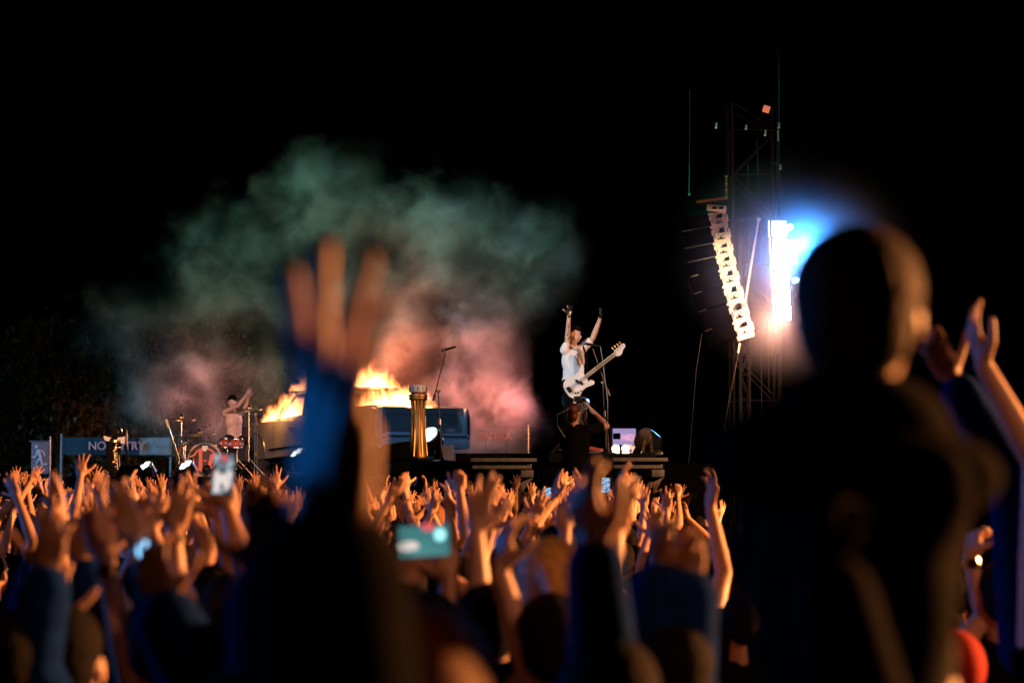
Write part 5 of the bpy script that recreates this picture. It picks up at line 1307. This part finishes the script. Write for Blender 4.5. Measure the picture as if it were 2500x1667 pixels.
# every label singles its person out; look-alikes in one cell are told apart by their order from the left
cell = {}
for r_ in recs: cell.setdefault((r_[1], r_[2], r_[3]), []).append(r_)
ORD = ['leftmost', 'second from left', 'third from left', 'fourth from left', 'fifth from left', 'sixth from left', 'seventh from left', 'eighth from left', 'ninth from left', 'tenth from left']
ROWS = {'close behind the blurred hands': 'front rows', 'in the middle rows': 'middle rows', 'in the rear half': 'farther rows', 'nearest the stage': 'rows nearest the stage'}
for (d, rw, plc), L_ in cell.items():
    L_.sort(key=lambda q: q[4])
    for i, q in enumerate(L_):
        lab = d + ', ' + ROWS[rw] + ', ' + plc
        if len(L_) > 1: lab = ORD[min(i, 9)] + ', ' + lab
        w_ = lab.split()
        if len(w_) > 16:
            lab = lab.replace('fingers spread wide', 'spread fingers').replace('both arms', 'arms').replace('nearest the stage', 'at the stage').replace(' with open hand', '').replace('stretched ', '').replace('hand tilted forward', 'tilted hand').replace('from left', '').replace('one ', '').replace(' in the air', '').replace('big raised hand', 'big hand').replace('the lit crowd', 'the crowd').replace(' with relaxed fingers', '').replace(' with palms turned to each other', ', palms facing').replace(' with long dark sleeve', ', long sleeve').replace(', elbows bent wide', '').replace('  ', ' ').replace(' ,', ',')
        q[0]['label'] = ' '.join(lab.split()[:16])

# ================================================================== CROWD, NEAR THE CAMERA
NG = 'blurred concertgoers near the camera'
def near(label, bodypx, Y, R_=None, L_=None, **kw):
    """arms given by photograph pixels at distance Y: (elbow, wrist, tip, palm normal, options)"""
    def cv(a):
        if a is None: return None
        o = dict(a[4]) if len(a) > 4 else {}
        dy = o.pop('dy', 0)
        E = P(*a[0], Y + dy * .5); W = P(*a[1], Y + dy); T = P(*a[2], Y + dy)
        return (E, W, T - W, Vector(a[3]), o)
    kw.setdefault('hand_k', .92); kw.setdefault('fat', .9); kw.setdefault('voxel', .0060); kw.setdefault('deci', .40)
    return figure('person', label, (P(bodypx, 1200, Y).x, Y, 0), face=kw.pop('face', 90), armR=cv(R_), armL=cv(L_), group=NG, **kw)
Fw = (0, 1, 0)
near('large blurred open hand with splayed fingers at left, banded wrist below', 395, 5.6, L_=((325, 1690), (256, 1362), (228, 1170), Fw, dict(spread=1.7, thumb=-1, thumb_out=1.2, watch=True)), skin='skin_pale', hand_k=1.12)
near('person clapping hands overhead in an arch at the far left', 147, 7.4, L_=((100, 1372), (132, 1280), (122, 1190), (1, 0, 0), dict(spread=.9, thumb=-1)), R_=((200, 1360), (152, 1278), (150, 1190), (-1, 0, 0), dict(spread=.9, watch=True)), skin='skin')
near('long diagonal bare arm with glowing blue watch, left of centre', 600, 5.5, L_=((446, 1462), (350, 1330), (300, 1250), Fw, dict(spread=.6, thumb=-1, watch='glow')), sleeve='none', skin='skin')
near('slim upright bare arm with loose hand under the bass drum', 392, 6.6, R_=((428, 1440), (424, 1300), (452, 1170), Fw, dict(spread=1.0, curl=.3, watch=True)), sleeve='none', skin='skin')
near('small forearm with wristband forming a V with the long arms', 440, 11, R_=((443, 1440), (474, 1362), (484, 1330), Fw, dict(spread=.8, curl=1.1, watch=True)), sleeve='none')
near('two hands held close together with fingers up, left of centre', 362, 9, R_=((392, 1365), (372, 1292), (384, 1215), Fw, dict(spread=1.0)), L_=((330, 1362), (356, 1290), (352, 1220), Fw, dict(spread=1.1, thumb=-1)), skin='skin')
near('hand with thumb spread beside the phone showing the stage', 560, 8, L_=((507, 1336), (468, 1266), (452, 1195), (.3, 1, 0), dict(spread=.8, thumb=-1, thumb_out=1.3)), sleeve='none', skin='skin')
near('angular bent arm left of the big raised hand', 520, 7.6, R_=((552, 1338), (536, 1268), (522, 1215), Fw, dict(spread=.9, curl=.6)), sleeve='none', skin='skin')
near('pair of thin raised arms immediately left of the big raised hand', 625, 8.6, L_=((594, 1345), (604, 1285), (612, 1205), Fw, dict(spread=.9, thumb=-1)), R_=((628, 1360), (640, 1300), (650, 1235), Fw, dict(spread=.5)), sleeve='none')
near('upright blurred forearm near the lower left corner', 160, 5, L_=((132, 1668), (130, 1540), (128, 1450), Fw, dict(spread=.75, curl=.35, thumb=-1)), sleeve='none')
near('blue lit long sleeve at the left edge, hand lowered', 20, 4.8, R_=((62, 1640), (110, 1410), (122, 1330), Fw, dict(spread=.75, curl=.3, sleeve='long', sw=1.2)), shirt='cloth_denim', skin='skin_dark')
near('tall blue lit sleeve just left of the splayed hand', 255, 5.9, L_=((262, 1650), (200, 1380), (190, 1290), Fw, dict(spread=.75, curl=.4, sleeve='long', sw=1.2, thumb=-1)), shirt='cloth_denim', skin='skin_dark')
near('broad blue lit sleeve running to the lower left centre', 560, 4.4, L_=((500, 1680), (395, 1490), (372, 1400), Fw, dict(spread=.75, curl=.35, sleeve='long', sw=1.3, thumb=-1)), shirt='cloth_denim', skin='skin_dark')
near('person holding an upright phone above the left crowd', 560, 6.9, R_=((585, 1350), (556, 1245), (543, 1180), Fw, dict(spread=.75, curl=.55, dy=.1)), skin='skin')
near('bare raised arm with long fingers right of the landscape phone', 1190, 6.2, L_=((1172, 1500), (1162, 1300), (1184, 1110), (.3, 1, 0), dict(spread=1.0, thumb=-1, thumb_out=.4)), shirt='cloth_denim', skin='skin_pale')
near('long curving bare arm with cupped hand, centre foreground', 1345, 5.6, L_=((1300, 1650), (1220, 1392), (1238, 1230), (.8, .6, 0), dict(spread=.9, curl=.45, thumb=-1)), sleeve='none', skin='skin_pale')
near('two crossing bare arms brightly lit at centre right', 1470, 6.1, R_=((1494, 1478), (1500, 1290), (1526, 1195), (.5, .8, 0), dict(spread=.9, curl=.4)), L_=((1522, 1500), (1478, 1372), (1455, 1300), Fw, dict(spread=.9, thumb=-1)), sleeve='none', skin='skin_pale')
near('large pinkish blurred fingers above a blue lit sleeve, right of centre', 1490, 3.9, L_=((1475, 1640), (1452, 1345), (1405, 1165), (.6, .8, 0), dict(spread=.9, curl=.4, sleeve='long', thumb=-1, thumb_out=.2)), shirt='cloth_denim', skin='skin_pale')
near('small raised arm bent at the elbow above the dark haired woman', 1352, 12, L_=((1329, 1380), (1333, 1318), (1346, 1278), Fw, dict(spread=.9, curl=.4, thumb=-1)), sleeve='none')
near('diagonal thin arm with black wristband, centre', 1250, 12, R_=((1272, 1338), (1302, 1270), (1318, 1235), Fw, dict(spread=.9, watch=True)), sleeve='none')
near('dark haired woman with golden lit ponytail, lower centre right', 1345, 5.9, R_=((1452, 1640), (1440, 1720), (1440, 1800), Fw, {}), hair='hair_gold', hair_style='ponytail', k=1.07, skin='skin')
near('bearded looking man in profile facing right, with raised arm', 1515, 20, R_=((1540, 1262), (1538, 1195), (1530, 1160), Fw, dict(spread=.8)), k=1.09, head_turn=-85)
near('bright bare forearm and hand at the right edge', 2690, 6.3, L_=((2530, 1130), (2402, 892), (2362, 775), (.9, .3, 0), dict(spread=.6, curl=.25, fat=.85, thumb=-1, thumb_out=.1)), sleeve='none', skin='skin_pale', k=1.1)
near('blue green sleeved arm at the right edge, hand dim', 2660, 6.4, L_=((2478, 1190), (2325, 925), (2285, 850), Fw, dict(spread=.75, curl=.5, sleeve='long', thumb=-1)), shirt='cloth_denim', skin='skin_dark', k=1.12)
near('slim sharp bare arm with fist and bracelet at lower right', 2440, 8.2, L_=((2402, 1505), (2368, 1358), (2380, 1290), (.8, .5, 0), dict(spread=.6, curl=1.1, thumb=-1, watch=True)), sleeve='none', skin='skin_pale')
near('person in a glowing red hood at the lower right', 2325, 7.0, hair='cloth_red', hair_style='hood', shirt='cloth_red', k=.90)
near('short bare forearm low between dark bodies, right of centre', 1810, 9, L_=((1800, 1650), (1794, 1560), (1798, 1490), Fw, dict(spread=.6, curl=.5, thumb=-1)), sleeve='none', k=.92)
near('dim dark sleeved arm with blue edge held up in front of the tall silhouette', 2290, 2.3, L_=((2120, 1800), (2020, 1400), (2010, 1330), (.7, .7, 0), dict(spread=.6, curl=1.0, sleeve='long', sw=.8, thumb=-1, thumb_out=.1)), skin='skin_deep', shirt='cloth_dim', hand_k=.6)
near('two wide blue lit sleeves right of centre foreground', 1640, 4.6, L_=((1590, 1700), (1618, 1405), (1606, 1280), (.5, .8, 0), dict(spread=.8, curl=.5, sleeve='long', sw=1.3, thumb=-1)), R_=((1655, 1700), (1684, 1425), (1690, 1330), Fw, dict(spread=.8, curl=.5, sleeve='long', sw=1.3)), shirt='cloth_denim', skin='skin_dark', hand_k=.78)
near('teal blue lit sleeve pressed against the left of the big raised hand', 600, 3.2, R_=((690, 1760), (660, 1420), (655, 1340), Fw, dict(spread=.6, curl=.35, sleeve='long', sw=1.3)), shirt='cloth_denim', skin='skin_dark')
near('person holding a phone sideways in the centre foreground', 1050, 5.6, R_=((1092, 1640), (1096, 1420), (1085, 1340), (-.3, 1, 0), dict(spread=.75, curl=.7, dy=.1)), L_=((985, 1640), (985, 1440), (985, 1360), Fw, dict(spread=.75, curl=.35, thumb=-1, dy=.1, sleeve='long')), skin='skin')
near('huge blurred raised hand with three lit fingertips, black sleeve', 850, 1.95, R_=((850, 2100), (796, 1300), (812, 700), (.80, .55, 0), dict(spread=1.6, curls=[.02, .06, .10, .04], sleeve='long', sw=1.35, thumb_out=.1, thumb=1, fat=1.02)), shirt='cloth_black', skin='skin', hand_k=1.30, voxel=.0055, deci=.5, k=1.02)
near('person with brown hair lit orange at the bottom centre', 1000, 2.25, hair='hair_brown', hair_style='short', k=1.07, voxel=.008)
# the rider on someone's shoulders
Yr = 2.6
hipz = P(2100, 780, Yr).z - .705 * .82
rid = figure('person', 'big dark head silhouette with orange rim light, sitting on shoulders at right', (P(2075, 1200, Yr).x, Yr, 0), face=25, k=.82, hips=hipz, legs='ride', group=NG, head_turn=50,
             armR=arm(P(2230, 1500, Yr + .2), P(2170, 1640, Yr + .38), P(2150, 1800, Yr + .4), (-1, 0, 0), sleeve='long'),
             armL=arm(P(1890, 1380, Yr + .1), P(1960, 1600, Yr + .35), P(1980, 1800, Yr + .4), (1, 0, 0), sleeve='long'),
             hair='hair_rider', hair_style='round', skin='skin', shirt='cloth_black', fat=.9, voxel=.007, deci=.5)
_n = P(2085, 1050, Yr) - rid.location
blob('hood', [('e', _n, (.105, .10, .065)), ('e', _n + Vector((-.07, 0, -.03)), (.09, .09, .06)), ('e', _n + Vector((.07, 0, -.05)), (.09, .09, .05))], .008, 'cloth_black', rid, 3, .4)
MB().ball(P(2126, 938, Yr - .05) - rid.location, .007, 2).build('earring', 'bead', rid)
fx = P(2115, 1200, Yr).x + .03
figure('person', 'man below the frame carrying the tall silhouette on his shoulders', (fx, Yr + .12, 0), face=80, k=(hipz - .02) / 1.47, group=NG, skin='skin', hair_style='short', voxel=.012, deci=.3)

# phones held up
def phone(label, px, py, Y, wd, ht, rot, kind, tilt=0):
    c = P(px, py, Y); t = thing('phone', label, 'phone', c, (R(-4), R(rot), R(tilt)), group='phones filming the stage')
    MB().box((0, .004, 0), (wd, .009, ht), bevel=.004).build('case', 'phone_frame', t)
    MB().box((0, -.0015, 0), (wd * .93, .002, ht * .95)).build('screen', 'screen_' + kind, t)
    return t
def scr(name, base, hot, s=1.0, scale=20, thr=.55):
    m = mat(name, (.02, .02, .02), .3); n = m.node_tree.nodes; l = m.node_tree.links; b = n['Principled BSDF']
    tc = n.new('ShaderNodeTexCoord'); nz = n.new('ShaderNodeTexNoise'); nz.inputs['Scale'].default_value = scale; nz.inputs['Detail'].default_value = 2
    l.new(tc.outputs['Object'], nz.inputs[0]); cr = n.new('ShaderNodeValToRGB'); l.new(nz.outputs['Fac'], cr.inputs[0])
    cr.color_ramp.elements[0].position = thr - .08; cr.color_ramp.elements[1].position = thr + .08
    cr.color_ramp.elements[0].color = (*base, 1); cr.color_ramp.elements[1].color = (*hot, 1)
    l.new(cr.outputs[0], b.inputs['Emission Color']); b.inputs['Emission Strength'].default_value = s
    return m
M['screen_stage'] = scr('screen_stage', (.01, .05, .07), (.55, .62, .72), 1.0, 34, .54)
M['screen_teal'] = scr('screen_teal', (.05, .20, .21), (.08, .26, .27), 1.0, 8)
M['screen_small'] = scr('screen_small', (.03, .12, .22), (.35, .65, .95), 1.0, 60, .5)
M['glow_white'] = mat('glow_white', (.8, .8, .8), .4, emit=(1, .95, .9), emit_s=.75)
M['glow_cyan'] = mat('glow_cyan', (.5, .8, .8), .4, emit=(.35, .95, 1.0), emit_s=1.4)
M['glow_pink'] = mat('glow_pink', (.8, .2, .2), .4, emit=(.95, .12, .16), emit_s=.8)
t = phone('upright phone filming, pale figures and a red dot on screen', 545, 1158, 6.9, .060, .118, 4, 'stage')
MB().ball((0, -.004, .046), (.010, .002, .008), 2).build('red_dot', 'glow_pink', t)
for q in ((-.018, -.004), (.0, -.012), (.017, -.002), (.012, -.03), (-.016, -.035)): MB().ball((q[0], -.004, q[1]), (.0075, .002, .016), 2).build('figure_glow', 'glow_white', t)
t = phone('sideways phone with teal screen, white and cyan spots', 1036, 1320, 5.5, .122, .074, -3, 'teal')
MB().ball((-.036, -.004, -.010), (.024, .002, .011), 2).build('white_spot', 'glow_white', t); MB().ball((.036, -.004, .012), (.013, .002, .014), 2).build('cyan_spot', 'glow_cyan', t); MB().ball((.010, -.0045, .031), (.016, .002, .009), 2).build('red_spot', 'glow_pink', t)
phone('small sharp upright phone filming below the camera track', 1479, 1184, 19.6, .068, .125, 3, 'small')
phone('tiny phone held up among far hands, only its pale rim visible', 1338, 1203, 22.5, .06, .10, 0, 'small')
